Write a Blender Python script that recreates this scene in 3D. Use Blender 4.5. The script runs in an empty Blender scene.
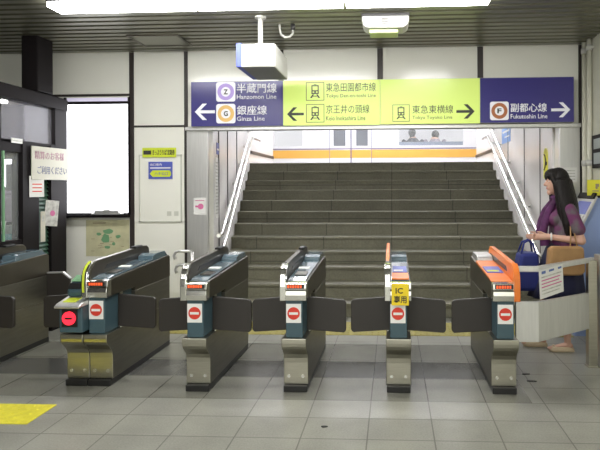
import bpy, bmesh, math, random
from mathutils import Vector, Matrix
random.seed(7)
PI = math.pi
SC = bpy.context.scene
COL = SC.collection

# ------------------------------------------------------------------ helpers
def link(o):
    COL.objects.link(o)
    return o

class MB:
    """collects shapes into ONE mesh object"""
    def __init__(self):
        self.bm = bmesh.new()
    def _mat(self, faces, m):
        for f in faces:
            f.material_index = m
    def box(self, x0, x1, y0, y1, z0, z1, m=0):
        vs = [self.bm.verts.new((x, y, z)) for x in (x0, x1) for y in (y0, y1) for z in (z0, z1)]
        idx = [(0,1,3,2),(4,6,7,5),(0,4,5,1),(2,3,7,6),(0,2,6,4),(1,5,7,3)]
        self._mat([self.bm.faces.new([vs[i] for i in q]) for q in idx], m)
        return self
    def prism(self, pts, axis, a0, a1, m=0, mcap=None):
        """pts: polygon in the two other axes, extruded along axis a0..a1"""
        def mk(p, a):
            if axis == 'x': return (a, p[0], p[1])
            if axis == 'y': return (p[0], a, p[1])
            return (p[0], p[1], a)
        A = [self.bm.verts.new(mk(p, a0)) for p in pts]
        B = [self.bm.verts.new(mk(p, a1)) for p in pts]
        n = len(pts)
        fs = [self.bm.faces.new(A), self.bm.faces.new(list(reversed(B)))]
        for i in range(n):
            fs.append(self.bm.faces.new([A[i], B[i], B[(i+1) % n], A[(i+1) % n]]))
        self._mat(fs, m)
        if mcap is not None: self._mat(fs[:2], mcap)
        return self
    def tube(self, pts, r, m=0, seg=10, caps=True):
        pts = [Vector(p) for p in pts]
        rs = r if isinstance(r, (list, tuple)) else [r]*len(pts)
        rings = []
        up = None
        for i, p in enumerate(pts):
            if i == 0: d = pts[1]-p
            elif i == len(pts)-1: d = p-pts[i-1]
            else: d = (pts[i+1]-p).normalized() + (p-pts[i-1]).normalized()
            d.normalize()
            if up is None:
                up = Vector((0,0,1)) if abs(d.z) < .9 else Vector((1,0,0))
            s = d.cross(up)
            if s.length < 1e-5: s = d.cross(Vector((0,1,0)))
            s.normalize(); u = s.cross(d).normalized(); up = u
            rings.append([self.bm.verts.new(p + (s*math.cos(2*PI*k/seg) + u*math.sin(2*PI*k/seg))*rs[i]) for k in range(seg)])
        fs = []
        for a, b in zip(rings, rings[1:]):
            for k in range(seg):
                f = self.bm.faces.new([a[k], a[(k+1) % seg], b[(k+1) % seg], b[k]]); f.smooth = True; fs.append(f)
        if caps:
            fs.append(self.bm.faces.new(list(reversed(rings[0])))); fs.append(self.bm.faces.new(rings[-1]))
        self._mat(fs, m)
        return self
    def disc(self, c, axis, r, h, m=0, seg=24, r_in=0):
        """a short cylinder centred at c along axis"""
        c = Vector(c); d = {'x':Vector((1,0,0)),'y':Vector((0,1,0)),'z':Vector((0,0,1))}[axis]
        if r_in == 0:
            return self.tube([c-d*h/2, c+d*h/2], r, m, seg)
        a = Vector((0,0,1)) if axis != 'z' else Vector((1,0,0)); b = d.cross(a)
        R = []
        for rad, s in ((r,-1),(r,1),(r_in,1),(r_in,-1)):
            R.append([self.bm.verts.new(c + d*h/2*s + (a*math.cos(2*PI*k/seg)+b*math.sin(2*PI*k/seg))*rad) for k in range(seg)])
        fs = []
        for i in range(4):
            A, B = R[i], R[(i+1) % 4]
            for k in range(seg):
                fs.append(self.bm.faces.new([A[k], A[(k+1) % seg], B[(k+1) % seg], B[k]]))
        self._mat(fs, m)
        return self
    def blob(self, a, b, ra, rb, m=0, seg=14, sq=(1,1)):
        """tapered capsule from a to b; for bodies, fused afterwards"""
        a, b = Vector(a), Vector(b)
        d = b-a; L = d.length
        if L < 1e-6: d = Vector((0,0,1)); L = 1e-6
        d = d.normalized()
        u = Vector((0,1,0)) if abs(d.y) < .9 else Vector((1,0,0))
        s = d.cross(u).normalized(); u = s.cross(d).normalized()
        prof = []
        for k in range(5): t = -PI/2 + k*PI/2/5; prof.append((ra*math.sin(t), max(ra*math.cos(t), 1e-4)))
        prof.append((0, ra)); prof.append((L, rb))
        for k in range(1, 6): t = k*PI/2/5; prof.append((L + rb*math.sin(t), max(rb*math.cos(t), 1e-4)))
        rings = [[self.bm.verts.new(a + d*t + (u*math.cos(2*PI*k/seg)*sq[0] + s*math.sin(2*PI*k/seg)*sq[1])*r) for k in range(seg)] for t, r in prof]
        fs = []
        for A, B in zip(rings, rings[1:]):
            for k in range(seg):
                fs.append(self.bm.faces.new([A[k], A[(k+1) % seg], B[(k+1) % seg], B[k]]))
        fs.append(self.bm.faces.new(list(reversed(rings[0])))); fs.append(self.bm.faces.new(rings[-1]))
        for f in fs: f.smooth = True
        self._mat(fs, m)
        return self
    def ball(self, c, rx, ry, rz, m=0, su=16, sv=12, fn=None):
        c = Vector(c); rings = []
        for j in range(1, sv):
            t = PI*j/sv
            rings.append([Vector((math.sin(t)*math.cos(2*PI*k/su)*rx, math.sin(t)*math.sin(2*PI*k/su)*ry, math.cos(t)*rz)) for k in range(su)])
        top, bot = Vector((0,0,rz)), Vector((0,0,-rz))
        if fn:
            rings = [[fn(v) for v in r] for r in rings]; top = fn(top); bot = fn(bot)
        R = [[self.bm.verts.new(c+v) for v in r] for r in rings]
        T = self.bm.verts.new(c+top); B = self.bm.verts.new(c+bot)
        fs = []
        for k in range(su):
            fs.append(self.bm.faces.new([T, R[0][k], R[0][(k+1) % su]]))
            fs.append(self.bm.faces.new([B, R[-1][(k+1) % su], R[-1][k]]))
        for A, C in zip(R, R[1:]):
            for k in range(su):
                fs.append(self.bm.faces.new([A[k], C[k], C[(k+1) % su], A[(k+1) % su]]))
        for f in fs: f.smooth = True
        self._mat(fs, m)
        return self
    def lathe_e(self, rings, m=0, seg=40, fold=0, nf=9, closed=True):
        """rings: (cx, cy, z, rx, ry); folds grow downwards"""
        R = []
        for i, (cx, cy, z, rx, ry) in enumerate(rings):
            w = fold*i/max(1, len(rings)-1)
            R.append([self.bm.verts.new((cx + math.cos(2*PI*k/seg)*rx*(1+w*math.sin(nf*2*PI*k/seg)), cy + math.sin(2*PI*k/seg)*ry*(1+w*math.sin(nf*2*PI*k/seg)), z)) for k in range(seg)])
        fs = []
        for A, B in zip(R, R[1:]):
            for k in range(seg):
                f = self.bm.faces.new([A[k], A[(k+1) % seg], B[(k+1) % seg], B[k]]); f.smooth = True; fs.append(f)
        if closed:
            fs.append(self.bm.faces.new(R[0])); fs.append(self.bm.faces.new(list(reversed(R[-1]))))
        self._mat(fs, m)
        return self
    def text(self, s, x, z, h, y, m=0, w=None, ext=.002, bold=0.0, facing='-y'):
        """lettering standing in the XZ plane at depth y, its lower left at x, z; w squeezes to a width"""
        cu = bpy.data.curves.new('tmp_text', 'FONT')
        cu.body = s; cu.size = 1.0; cu.offset = bold; cu.resolution_u = 2
        o = bpy.data.objects.new('tmp_text', cu); link(o)
        dg = bpy.context.evaluated_depsgraph_get(); dg.update()
        me = bpy.data.meshes.new_from_object(o.evaluated_get(dg))
        bpy.data.objects.remove(o); bpy.data.curves.remove(cu)
        if len(me.vertices):
            xs = [v.co.x for v in me.vertices]; ys = [v.co.y for v in me.vertices]
            sy = h/max(1e-6, max(ys)-min(ys)); sx = sy if w is None else w/max(1e-6, max(xs)-min(xs))
            n0 = len(self.bm.verts); f0 = len(self.bm.faces)
            self.bm.from_mesh(me)
            self.bm.verts.ensure_lookup_table(); self.bm.faces.ensure_lookup_table()
            for v in self.bm.verts[n0:]:
                px, pz = (v.co.x-min(xs))*sx, (v.co.y-min(ys))*sy
                v.co = Vector((x+px, y, z+pz))
            nf = self.bm.faces[f0:]
            self._mat(nf, m)
            r = bmesh.ops.extrude_face_region(self.bm, geom=list(nf))
            vs = [g for g in r['geom'] if isinstance(g, bmesh.types.BMVert)]
            for v in vs: v.co.y -= ext
            for g in r['geom']:
                if isinstance(g, bmesh.types.BMFace): g.material_index = m
        bpy.data.meshes.remove(me)
        return self
    def build(self, name, mats, parent=None, loc=None, bevel=0, seg=2, recalc=True, fuse=0, smooth=0):
        if recalc: bmesh.ops.recalc_face_normals(self.bm, faces=self.bm.faces[:])
        me = bpy.data.meshes.new(name)
        self.bm.to_mesh(me); self.bm.free()
        mats = mats if isinstance(mats, (list, tuple)) else [mats]
        if fuse:
            t = bpy.data.objects.new('tmp_fuse', me); link(t)
            r = t.modifiers.new('r', 'REMESH'); r.mode = 'VOXEL'; r.voxel_size = fuse; r.use_smooth_shade = True
            if smooth:
                s = t.modifiers.new('s', 'SMOOTH'); s.factor = .5; s.iterations = smooth
            dg = bpy.context.evaluated_depsgraph_get(); dg.update()
            m2 = bpy.data.meshes.new_from_object(t.evaluated_get(dg))
            bpy.data.objects.remove(t); bpy.data.meshes.remove(me)
            me = m2; me.name = name
            for p in me.polygons: p.use_smooth = True; p.material_index = 0
            me.materials.clear()
        for m in mats: me.materials.append(m)
        o = bpy.data.objects.new(name, me); link(o)
        if parent is not None: o.parent = parent
        if loc is not None: o.location = loc
        if bevel:
            b = o.modifiers.new('bevel', 'BEVEL'); b.width = bevel; b.segments = seg; b.limit_method = 'ANGLE'; b.angle_limit = math.radians(40)
            b.harden_normals = False
        return o

def tag(o, label=None, cat=None, group=None, kind=None):
    if label: o['label'] = label
    if cat: o['category'] = cat
    if group: o['group'] = group
    if kind: o['kind'] = kind
    return o
def thing(name, loc, label, cat, group=None, rz=0):
    o = bpy.data.objects.new(name, None); link(o)
    o.empty_display_size = .1
    o.location = loc; o.rotation_euler = (0, 0, rz)
    return tag(o, label, cat, group)
def struct(mb, name, mats, **k):
    return tag(mb.build(name, mats, **k), kind='structure')

# ------------------------------------------------------------------ materials
def mat(name, col, rough=.5, metal=0, emit=0, ecol=None, noise=0, nscale=8, spec=.5, bump=0, alpha=1, trans=0, stretch=None, coat=0):
    m = bpy.data.materials.new(name); m.use_nodes = True
    nt = m.node_tree; b = nt.nodes['Principled BSDF']
    b.inputs['Base Color'].default_value = (*col, 1)
    b.inputs['Roughness'].default_value = rough
    b.inputs['Metallic'].default_value = metal
    b.inputs['Specular IOR Level'].default_value = spec
    if coat: b.inputs['Coat Weight'].default_value = coat; b.inputs['Coat Roughness'].default_value = .08
    if emit:
        b.inputs['Emission Color'].default_value = (*(ecol or col), 1)
        b.inputs['Emission Strength'].default_value = emit
    if trans: b.inputs['Transmission Weight'].default_value = trans; b.inputs['IOR'].default_value = 1.1
    if alpha < 1: b.inputs['Alpha'].default_value = alpha
    if noise or bump:
        tc = nt.nodes.new('ShaderNodeTexCoord'); mp = nt.nodes.new('ShaderNodeMapping')
        nt.links.new(tc.outputs['Object'], mp.inputs['Vector'])
        if stretch: mp.inputs['Scale'].default_value = stretch
        n = nt.nodes.new('ShaderNodeTexNoise'); n.inputs['Scale'].default_value = nscale; n.inputs['Detail'].default_value = 6
        nt.links.new(mp.outputs['Vector'], n.inputs['Vector'])
        if noise:
            r = nt.nodes.new('ShaderNodeValToRGB')
            r.color_ramp.elements[0].position = .3; r.color_ramp.elements[1].position = .7
            r.color_ramp.elements[0].color = (*[c*(1-noise) for c in col], 1)
            r.color_ramp.elements[1].color = (*[min(1, c*(1+noise)) for c in col], 1)
            nt.links.new(n.outputs['Fac'], r.inputs['Fac']); nt.links.new(r.outputs['Color'], b.inputs['Base Color'])
        if bump:
            bp = nt.nodes.new('ShaderNodeBump'); bp.inputs['Strength'].default_value = bump; bp.inputs['Distance'].default_value = .01
            nt.links.new(n.outputs['Fac'], bp.inputs['Height']); nt.links.new(bp.outputs['Normal'], b.inputs['Normal'])
    return m

def tile_mat(name, c1, c2, mortar, bw, bh, off=(0,0), rough=.3, axes='xy', msize=.004, offset=0.0, grain=.25, gscale=90):
    m = bpy.data.materials.new(name); m.use_nodes = True
    nt = m.node_tree; b = nt.nodes['Principled BSDF']; b.inputs['Roughness'].default_value = rough
    tc = nt.nodes.new('ShaderNodeTexCoord'); sp = nt.nodes.new('ShaderNodeSeparateXYZ'); cb = nt.nodes.new('ShaderNodeCombineXYZ')
    nt.links.new(tc.outputs['Object'], sp.inputs[0])
    a = {'x':'X','y':'Y','z':'Z'}
    for i, ax in enumerate(axes):
        ad = nt.nodes.new('ShaderNodeMath'); ad.operation = 'SUBTRACT'; ad.inputs[1].default_value = off[i]
        nt.links.new(sp.outputs[a[ax]], ad.inputs[0]); nt.links.new(ad.outputs[0], cb.inputs[i])
    br = nt.nodes.new('ShaderNodeTexBrick')
    br.offset = offset; br.offset_frequency = 2; br.squash = 1
    br.inputs['Scale'].default_value = 1
    br.inputs['Brick Width'].default_value = bw; br.inputs['Row Height'].default_value = bh
    br.inputs['Mortar Size'].default_value = msize; br.inputs['Mortar Smooth'].default_value = .1; br.inputs['Bias'].default_value = 0
    br.inputs['Color1'].default_value = (*c1, 1); br.inputs['Color2'].default_value = (*c2, 1); br.inputs['Mortar'].default_value = (*mortar, 1)
    nt.links.new(cb.outputs[0], br.inputs['Vector'])
    n = nt.nodes.new('ShaderNodeTexNoise'); n.inputs['Scale'].default_value = gscale; n.inputs['Detail'].default_value = 5
    nt.links.new(tc.outputs['Object'], n.inputs['Vector'])
    n2 = nt.nodes.new('ShaderNodeTexNoise'); n2.inputs['Scale'].default_value = 3; n2.inputs['Detail'].default_value = 4
    nt.links.new(tc.outputs['Object'], n2.inputs['Vector'])
    ad = nt.nodes.new('ShaderNodeMath'); ad.operation = 'ADD'
    nt.links.new(n.outputs['Fac'], ad.inputs[0]); nt.links.new(n2.outputs['Fac'], ad.inputs[1])
    mr = nt.nodes.new('ShaderNodeMapRange'); mr.inputs['From Min'].default_value = .6; mr.inputs['From Max'].default_value = 1.4
    mr.inputs['To Min'].default_value = 1-grain; mr.inputs['To Max'].default_value = 1+grain
    nt.links.new(ad.outputs[0], mr.inputs['Value'])
    mx = nt.nodes.new('ShaderNodeVectorMath'); mx.operation = 'SCALE'
    nt.links.new(br.outputs['Color'], mx.inputs[0]); nt.links.new(mr.outputs[0], mx.inputs['Scale'])
    nt.links.new(mx.outputs[0], b.inputs['Base Color'])
    return m

M = {}
M['floor'] = tile_mat('granite_floor', (.285,.285,.245), (.26,.26,.225), (.115,.115,.095), .388, .293, (-.155,3.81), .33)
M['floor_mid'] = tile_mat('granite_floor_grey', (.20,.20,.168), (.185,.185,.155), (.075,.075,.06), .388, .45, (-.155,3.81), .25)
M['floor_dark'] = tile_mat('floor_dark_band', (.092,.092,.084), (.085,.085,.078), (.035,.035,.03), .388, .40, (-.155,4.27), .18)
M['stair'] = tile_mat('stair_granite', (.165,.16,.112), (.148,.143,.10), (.06,.06,.042), .92, .5, (-.02,.0), .5, axes='xz', msize=.006, grain=.3, gscale=45)
M['slat'] = mat('ceiling_slat', (.165,.162,.12), .3, .55, noise=.08, nscale=2)
M['ceil_dark'] = mat('ceiling_void', (.02,.02,.018), .9)
M['wall'] = mat('enamel_wall_panel', (.86,.86,.79), .16, noise=.02, nscale=1.5)
M['wall_cream'] = mat('cream_wall', (.66,.66,.56), .4)
M['wall_stair'] = mat('stair_wall_panel', (.82,.80,.80), .25, noise=.03, nscale=3)
M['joint'] = mat('dark_joint', (.035,.028,.026), .4)
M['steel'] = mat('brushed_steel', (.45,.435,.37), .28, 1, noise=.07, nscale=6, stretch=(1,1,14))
M['steel_side_shaded'] = mat('steel_side_shaded', (.19,.182,.15), .42, .85, noise=.08, nscale=5, stretch=(1,1,10))  # same steel as the fronts, dark reflections of the sides put into its colour
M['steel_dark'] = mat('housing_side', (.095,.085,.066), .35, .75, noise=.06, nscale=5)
M['chrome'] = mat('chrome_trim', (.80,.80,.76), .18, 1)
M['steel_light'] = mat('light_steel', (.68,.68,.67), .34, .75, noise=.05, nscale=4, stretch=(14,1,1))
M['black'] = mat('black_plastic', (.012,.012,.012), .4)
M['flap'] = mat('flap_rubber', (.028,.024,.021), .45)
M['teal'] = mat('teal_panel', (.05,.095,.118), .42)
M['teal_top'] = mat('teal_top', (.075,.12,.15), .15, coat=.5)
M['orange'] = mat('orange_plastic', (.78,.20,.028), .4)
M['yellow'] = mat('yellow_sign', (.88,.66,.02), .5)
M['ygreen'] = mat('yellow_green_strip', (.62,.72,.04), .5)
M['white'] = mat('white_print', (.84,.84,.82), .5)
M['paper'] = mat('paper', (.78,.78,.76), .7)
M['paper_grey'] = mat('printed_paper', (.50,.50,.47), .7, noise=.35, nscale=22)
M['red'] = mat('red_print', (.68,.045,.025), .5)
M['led'] = mat('red_led', (.9,.12,.03), .5, emit=.28, ecol=(1,.12,.03))
M['redlamp'] = mat('red_lamp', (.8,.02,.03), .4, emit=.75, ecol=(1,.02,.045))
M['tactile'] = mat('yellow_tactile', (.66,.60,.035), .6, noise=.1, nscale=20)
M['tactile_back'] = mat('yellow_tactile_dull', (.31,.27,.055), .6, noise=.12, nscale=20)  # duller, darker yellow than the front patch
M['navy'] = mat('navy_sign', (.042,.036,.185), .22, emit=.03, ecol=(.06,.05,.30))
M['lime'] = mat('lime_sign', (.64,.80,.20), .25, emit=.12, ecol=(.62,.82,.17))
M['sign_white'] = mat('sign_white', (.80,.80,.84), .4, emit=.08)
M['sign_black'] = mat('sign_black', (.03,.035,.025), .4)
M['purple_ring'] = mat('purple_ring', (.36,.26,.60), .4, emit=.12)
M['gold_ring'] = mat('gold_ring', (.66,.42,.13), .4, emit=.1)
M['brown_ring'] = mat('brown_ring', (.38,.13,.05), .4, emit=.06)
M['lamp'] = mat('fluorescent', (1,1,1), .5, emit=15, ecol=(1,.985,.96))
M['lamp_stair'] = mat('fluorescent_stair', (1,1,1), .5, emit=23, ecol=(.97,.97,1))
M['lit_pane'] = mat('bright_window_pane', (.95,.95,1), .3, emit=2.4, ecol=(.95,.95,1))
M['frame_dark'] = mat('dark_frame', (.0095,.0075,.0085), .6, spec=.15)
M['frame_grey'] = mat('dark_grey_metal', (.07,.068,.07), .4, .4)
M['glass'] = mat('transom_glass', (.55,.55,.62), .06, alpha=.25)
M['door_glass'] = mat('door_glass', (.25,.27,.30), .1, alpha=.6)
M['clear'] = mat('clear_glass', (.9,.95,.95), .02, alpha=.12)
M['shutter'] = mat('green_shutter', (.035,.10,.06), .45)
M['blue_wall'] = mat('pale_blue_cabinet', (.27,.36,.62), .5)
M['cream_metal'] = mat('cream_painted_pipe', (.68,.67,.56), .4)
M['off_white'] = mat('off_white_housing', (.56,.56,.53), .45)
M['blue_plate'] = mat('blue_plate', (.10,.13,.52), .4)
M['grey_under'] = mat('grey_underside', (.25,.25,.24), .5)
M['green_lens'] = mat('green_lens', (.42,.52,.22), .3, emit=.0, ecol=(.5,.7,.2))
M['map_paper'] = mat('map_paper', (.58,.56,.36), .55, noise=.12, nscale=9)
M['map_green'] = mat('map_green', (.17,.36,.19), .6)
M['map_ink'] = mat('map_ink', (.36,.30,.20), .6)
M['ink'] = mat('black_ink', (.03,.03,.03), .6)
M['pink_ink'] = mat('pink_ink', (.62,.16,.34), .6)
M['blue_ink'] = mat('blue_ink', (.10,.16,.42), .6)
M['board'] = mat('cream_board', (.60,.59,.50), .5)
M['board_frame'] = mat('poster_frame', (.60,.61,.54), .4)
M['train'] = mat('train_body', (.86,.86,.90), .3)
M['train_orange'] = mat('train_orange_band', (.86,.47,.10), .35)
M['train_line'] = mat('train_seam', (.22,.20,.34), .5)
M['skin'] = mat('skin', (.60,.36,.27), .5)
M['hair'] = mat('black_hair', (.008,.006,.006), .5, spec=.3, noise=.5, nscale=26, stretch=(6,6,.6), bump=.6)
M['blouse'] = mat('mauve_blouse', (.20,.055,.17), .75, noise=.75, nscale=9)
M['scarf'] = mat('purple_scarf', (.085,.018,.085), .8, noise=.5, nscale=14)
for nd in M['blouse'].node_tree.nodes:
    if nd.type == 'VALTORGB':
        nd.color_ramp.elements[0].color = (.13,.026,.10,1); nd.color_ramp.elements[1].color = (.115,.10,.11,1)
        nd.color_ramp.elements[0].position = .45; nd.color_ramp.elements[1].position = .6
M['skirt'] = mat('navy_skirt', (.012,.014,.05), .8)
M['sign_grey'] = mat('sign_grey', (.20,.24,.24), .3)
M['tan'] = mat('tan_leather', (.36,.21,.085), .55, noise=.1, nscale=12)
M['royal'] = mat('royal_blue_cloth', (.015,.025,.17), .7)
M['shoe'] = mat('beige_leather', (.62,.50,.34), .45)
M['dark_cloth'] = mat('dark_cloth', (.05,.05,.07), .8)
M['grey_blue_cloth'] = mat('grey_blue_cloth', (.22,.26,.36), .8)
M['curtain'] = mat('grey_mauve_cloth', (.30,.26,.33), .8, noise=.25, nscale=10, stretch=(1,1,4))
M['desk'] = mat('brown_desk', (.10,.065,.05), .5)
M['sticker_y'] = mat('sticker_yellow', (.80,.76,.05), .5)
M['sky_blue'] = mat('sky_blue_poster', (.22,.40,.80), .5)
M['grey_conc'] = mat('platform_concrete', (.42,.42,.40), .7, noise=.1, nscale=5)

# ------------------------------------------------------------------ the setting
CZ = 2.97
WY = 6.1                      # front of the back wall
# floor: light granite field with grey bands and one darker band under the gates
f = MB()
f.box(-5.2, 4.0, -3.5, 3.81, -.1, 0, 0)
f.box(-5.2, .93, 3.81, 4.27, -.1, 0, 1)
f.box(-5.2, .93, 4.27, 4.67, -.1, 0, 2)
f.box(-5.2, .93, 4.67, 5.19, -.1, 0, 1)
f.box(.93, 4.0, 3.81, 5.19, -.1, 0, 0)
f.box(-5.2, 4.0, 5.19, 6.3, -.1, 0, 0)
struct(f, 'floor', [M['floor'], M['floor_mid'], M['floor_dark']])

# ceiling of metal slats
c = MB()
c.box(-5.2, 4.0, .3, WY+.2, CZ+.06, CZ+.16, 1)
y = .35
while y < WY:
    y1 = min(y+.092, WY)
    c.prism([(y, CZ+.012), (y+.008, CZ), (y1-.008, CZ), (y1, CZ+.012), (y1, CZ+.06), (y, CZ+.06)], 'x', -5.2, 4.0, 0)
    y += .125
T = WY+.15
struct(c, 'ceiling', [M['slat'], M['ceil_dark']])

# back wall with the stair opening and a window hole
OX0, OX1 = -2.03, 1.77
w = MB()
T = WY+.15
w.box(-5.2, -3.665, WY, T, 0, CZ+.06); w.box(-3.665, -2.915, WY, T, 0, 1.165); w.box(-3.665, -2.915, WY, T, 2.47, CZ+.06)
w.box(-2.915, OX0, WY, T, 0, CZ+.06); w.box(OX0, OX1, WY, T, 2.10, CZ+.06); w.box(OX1, 2.05, WY, T, 0, CZ+.06)
struct(w, 'wall_back', M['wall'])
# side wall on the right
w = MB(); w.box(2.05, 2.25, -3.5, T, 0, CZ+.06)
struct(w, 'wall_right', M['wall_cream'])

# dark joints between the wall panels
n = 0
def trim(x0, x1, z0, z1, y0=WY-.012, y1=WY, m='joint'):
    global n
    n += 1
    b = MB(); b.box(x0, x1, y0, y1, z0, z1)
    struct(b, 'trim_%d' % n, M[m])
trim(-3.86, -3.815, 2.49, CZ); trim(-2.925, -2.875, 0, CZ); trim(-2.305, -2.265, 0, CZ); trim(-1.25, -1.195, 2.63, CZ)
trim(-.165, -.105, 2.63, CZ); trim(.915, .975, 2.63, CZ); trim(1.985, 2.04, 0, CZ)
trim(-2.875, -2.305, 2.135, 2.155); trim(-4.6, -2.925, 2.485, 2.51)

# bright frosted window
win = MB()
win.box(-3.665, -3.645, WY-.03, WY+.1, 1.165, 2.47); win.box(-2.935, -2.915, WY-.03, WY+.1, 1.165, 2.47)
win.box(-3.645, -2.935, WY-.03, WY+.1, 1.165, 1.185); win.box(-3.645, -2.935, WY-.03, WY+.1, 2.395, 2.425)
w1 = struct(win, 'window_1', M['frame_dark'])
p = MB(); p.box(-3.645, -2.935, WY+.0, WY+.02, 1.185, 2.395); p.build('window_pane', M['lit_pane'], w1)
p = MB(); p.box(-3.645, -2.935, WY-.0, WY+.02, 2.425, 2.47); p.build('head_reflection', mat('head_reflection_glow', (.6,.57,.7), .3, emit=.22, ecol=(.75,.70,.9)), w1)  # glowing strip standing in for the reflection in the window head
p = MB(); p.box(-3.70, -2.915, WY-.09, WY-.03, 1.135, 1.165); p.build('window_sill', M['frame_dark'], w1)
# grey latch bar lying on the sill
t = MB(); t.box(-3.33, -2.98, WY-.085, WY-.035, 1.166, 1.185); t.box(-3.30, -3.02, WY-.075, WY-.045, 1.185, 1.212); t.box(-3.2, -3.12, WY-.08, WY-.04, 1.212, 1.222)
tag(t.build('letter_tray', M['steel_light'], bevel=.004), 'flat grey metal tray on the sill of the bright window', 'tray')

# steel door-case of the stair opening
for nm, x0, x1 in (('left', -2.265, OX0), ('right', OX1, 1.985)):
    b = MB(); b.box(x0, x1, WY-.05, WY, 0, 2.10)
    n += 1; struct(b, 'trim_%d' % n, M['steel_light'], bevel=.006)
b = MB(); b.box(-2.265, 1.985, WY-.05, T, 2.10, 2.13); b.box(-2.265, 1.985, WY-.09, WY-.05, 2.085, 2.125)
n += 1; struct(b, 'trim_%d' % n, M['steel_light'], bevel=.004)

# ------------------------------------------------------------------ stairs and the space above them
RI, GO, Y0, NS = .158, .32, 6.27, 12
def wx(y):                    # left stair wall splays outwards up to the landing
    return OX0 - .143*(min(y, 9.79)-WY)
XR = 1.745
st = thing('staircase', (0, Y0, 0), 'wide grey granite staircase rising behind the ticket gates', 'stairs')
for k in range(NS):
    ya = k*GO
    yb = ya + GO + .02 if k < NS-1 else ya + .6
    z0, z1 = k*RI, (k+1)*RI
    s = MB()
    xa, xb = wx(Y0+ya)+.002, wx(Y0+yb)+.002
    s.prism([(xa, ya), (XR, ya), (XR, yb), (xb, yb)], 'z', max(0, z0-.02), z1-.03)
    s.prism([(xa, ya-.018), (XR, ya-.018), (XR, yb), (xb, yb)], 'z', z1-.03, z1)
    s.build('step', M['stair'], st, bevel=.004)
ZT = NS*RI
lw = MB()
pts = [(wx(y_), y_) for y_ in (T, 9.79)] + [(wx(9.79), 11.85)]
lw.prism(pts + [(x_-.15, y_) for x_, y_ in reversed(pts)], 'z', 0, 4.4)
struct(lw, 'wall_stair_left', M['wall_stair'])
rw = MB(); rw.box(1.75, 1.90, T, 11.85, 0, 4.4)
struct(rw, 'wall_stair_right', M['wall_stair'])
# dark skirting on the landing
for pl in ([(wx(10)+.001, 9.95), (wx(10)+.02, 9.95), (wx(10)+.02, 11.85), (wx(10)+.001, 11.85)], [(1.73, 9.80), (1.749, 9.80), (1.749, 11.85), (1.73, 11.85)]):
    b = MB(); b.prism(pl, 'z', 2.075, 2.13); n += 1; struct(b, 'trim_%d' % n, M['joint'])
# upright joints in the stair walls
for yj in (6.75, 7.55, 8.6):
    b = MB(); b.box(1.744, 1.7499, yj, yj+.02, max(0, (yj-Y0)/GO*RI+.2), 3.2); n += 1; struct(b, 'trim_%d' % n, M['frame_grey'])
for yj in (6.7, 7.4, 8.3):
    b = MB(); x_ = wx(yj); b.box(x_, x_+.008, yj, yj+.015, (yj-Y0)/GO*RI+.25, 3.2); n += 1; struct(b, 'trim_%d' % n, M['frame_grey'])
# sloping white stringers along the stair edges
b = MB(); b.prism([(6.32, 0.02), (9.75, 1.78), (9.75, 2.02), (6.32, .32)], 'x', 1.722, 1.7499); n += 1; struct(b, 'trim_%d' % n, M['wall_stair'])
b = MB()
A = [(6.32, .02), (9.75, 1.78), (9.75, 2.02), (6.32, .32)]
va = [b.bm.verts.new((wx(a)+.001, a, z)) for a, z in A]; vb = [b.bm.verts.new((wx(a)+.03, a, z)) for a, z in A]
b.bm.faces.new(va); b.bm.faces.new(list(reversed(vb)))
for i in range(4): b.bm.faces.new([va[i], vb[i], vb[(i+1) % 4], va[(i+1) % 4]])
n += 1; struct(b, 'trim_%d' % n, M['wall_stair'])
# landing, platform, ceilings above
b = MB(); b.prism([(wx(10), Y0+(NS-1)*GO+.6), (1.75, Y0+(NS-1)*GO+.6), (1.75, 11.85), (wx(10), 11.85)], 'z', ZT-.15, ZT); b.box(-6, 5, 11.85, 12.85, ZT-.15, ZT)
struct(b, 'floor_platform', M['grey_conc'])
b = MB(); b.prism([(T, CZ), (9.6, 4.4), (12.9, 4.4), (12.9, 4.5), (9.55, 4.5), (T, CZ+.1)], 'x', -2.75, 1.95)
struct(b, 'ceiling_stair', M['wall_stair'])
b = MB(); b.box(-6, -2.75, 11.85, 12.9, 4.4, 4.5); b.box(1.95, 5, 11.85, 12.9, 4.4, 4.5)
struct(b, 'ceiling_platform', M['wall_stair'])
b = MB(); b.box(-6, -2.62, 11.7, 11.85, ZT, 4.4); b.box(1.9, 5, 11.7, 11.85, ZT, 4.4)
struct(b, 'wall_platform', M['wall_stair'])

# handrails: two tubes per side
def handrail(side):
    g = thing('handrail', (0, 6.15, 0), 'double steel handrail on the %s-hand wall of the stairs' % side, 'handrail', 'handrails of the staircase')
    sg = 1 if side == 'left' else -1
    def px(y):
        return (wx(y) if side == 'left' else 1.722) + sg*.085
    def pz(y, o): return RI + (y-Y0)/GO*RI + o
    for o, r in ((.69, .023), (.46, .023)):
        ys = [6.2, 6.42] + [6.42+(9.75-6.42)*i/8 for i in range(1, 9)] + [10.3]
        pts = []
        for y_ in ys:
            z_ = pz(max(6.42, min(y_, 9.75)), o)
            pts.append((px(y_), y_-6.15, z_))
        m = MB(); m.tube(pts, r, 0, 12)
        rail = m.build('rail', M['chrome'], g)
    for i in range(6):
        y_ = 6.5 + i*.62
        wl = (wx(y_)+.03) if side == 'left' else 1.722
        for o in (.69, .46):
            m = MB()
            m.tube([(wl, y_-6.15, pz(y_, o)-.06), (px(y_), y_-6.15, pz(y_, o)-.06), (px(y_), y_-6.15, pz(y_, o)-.015)], .009, 0, 8)
            m.disc((wl, y_-6.15, pz(y_, o)-.06), 'x', .03, .008)
            m.build('bracket', M['steel_light'], g)
    return g
handrail('left'); handrail('right')

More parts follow.
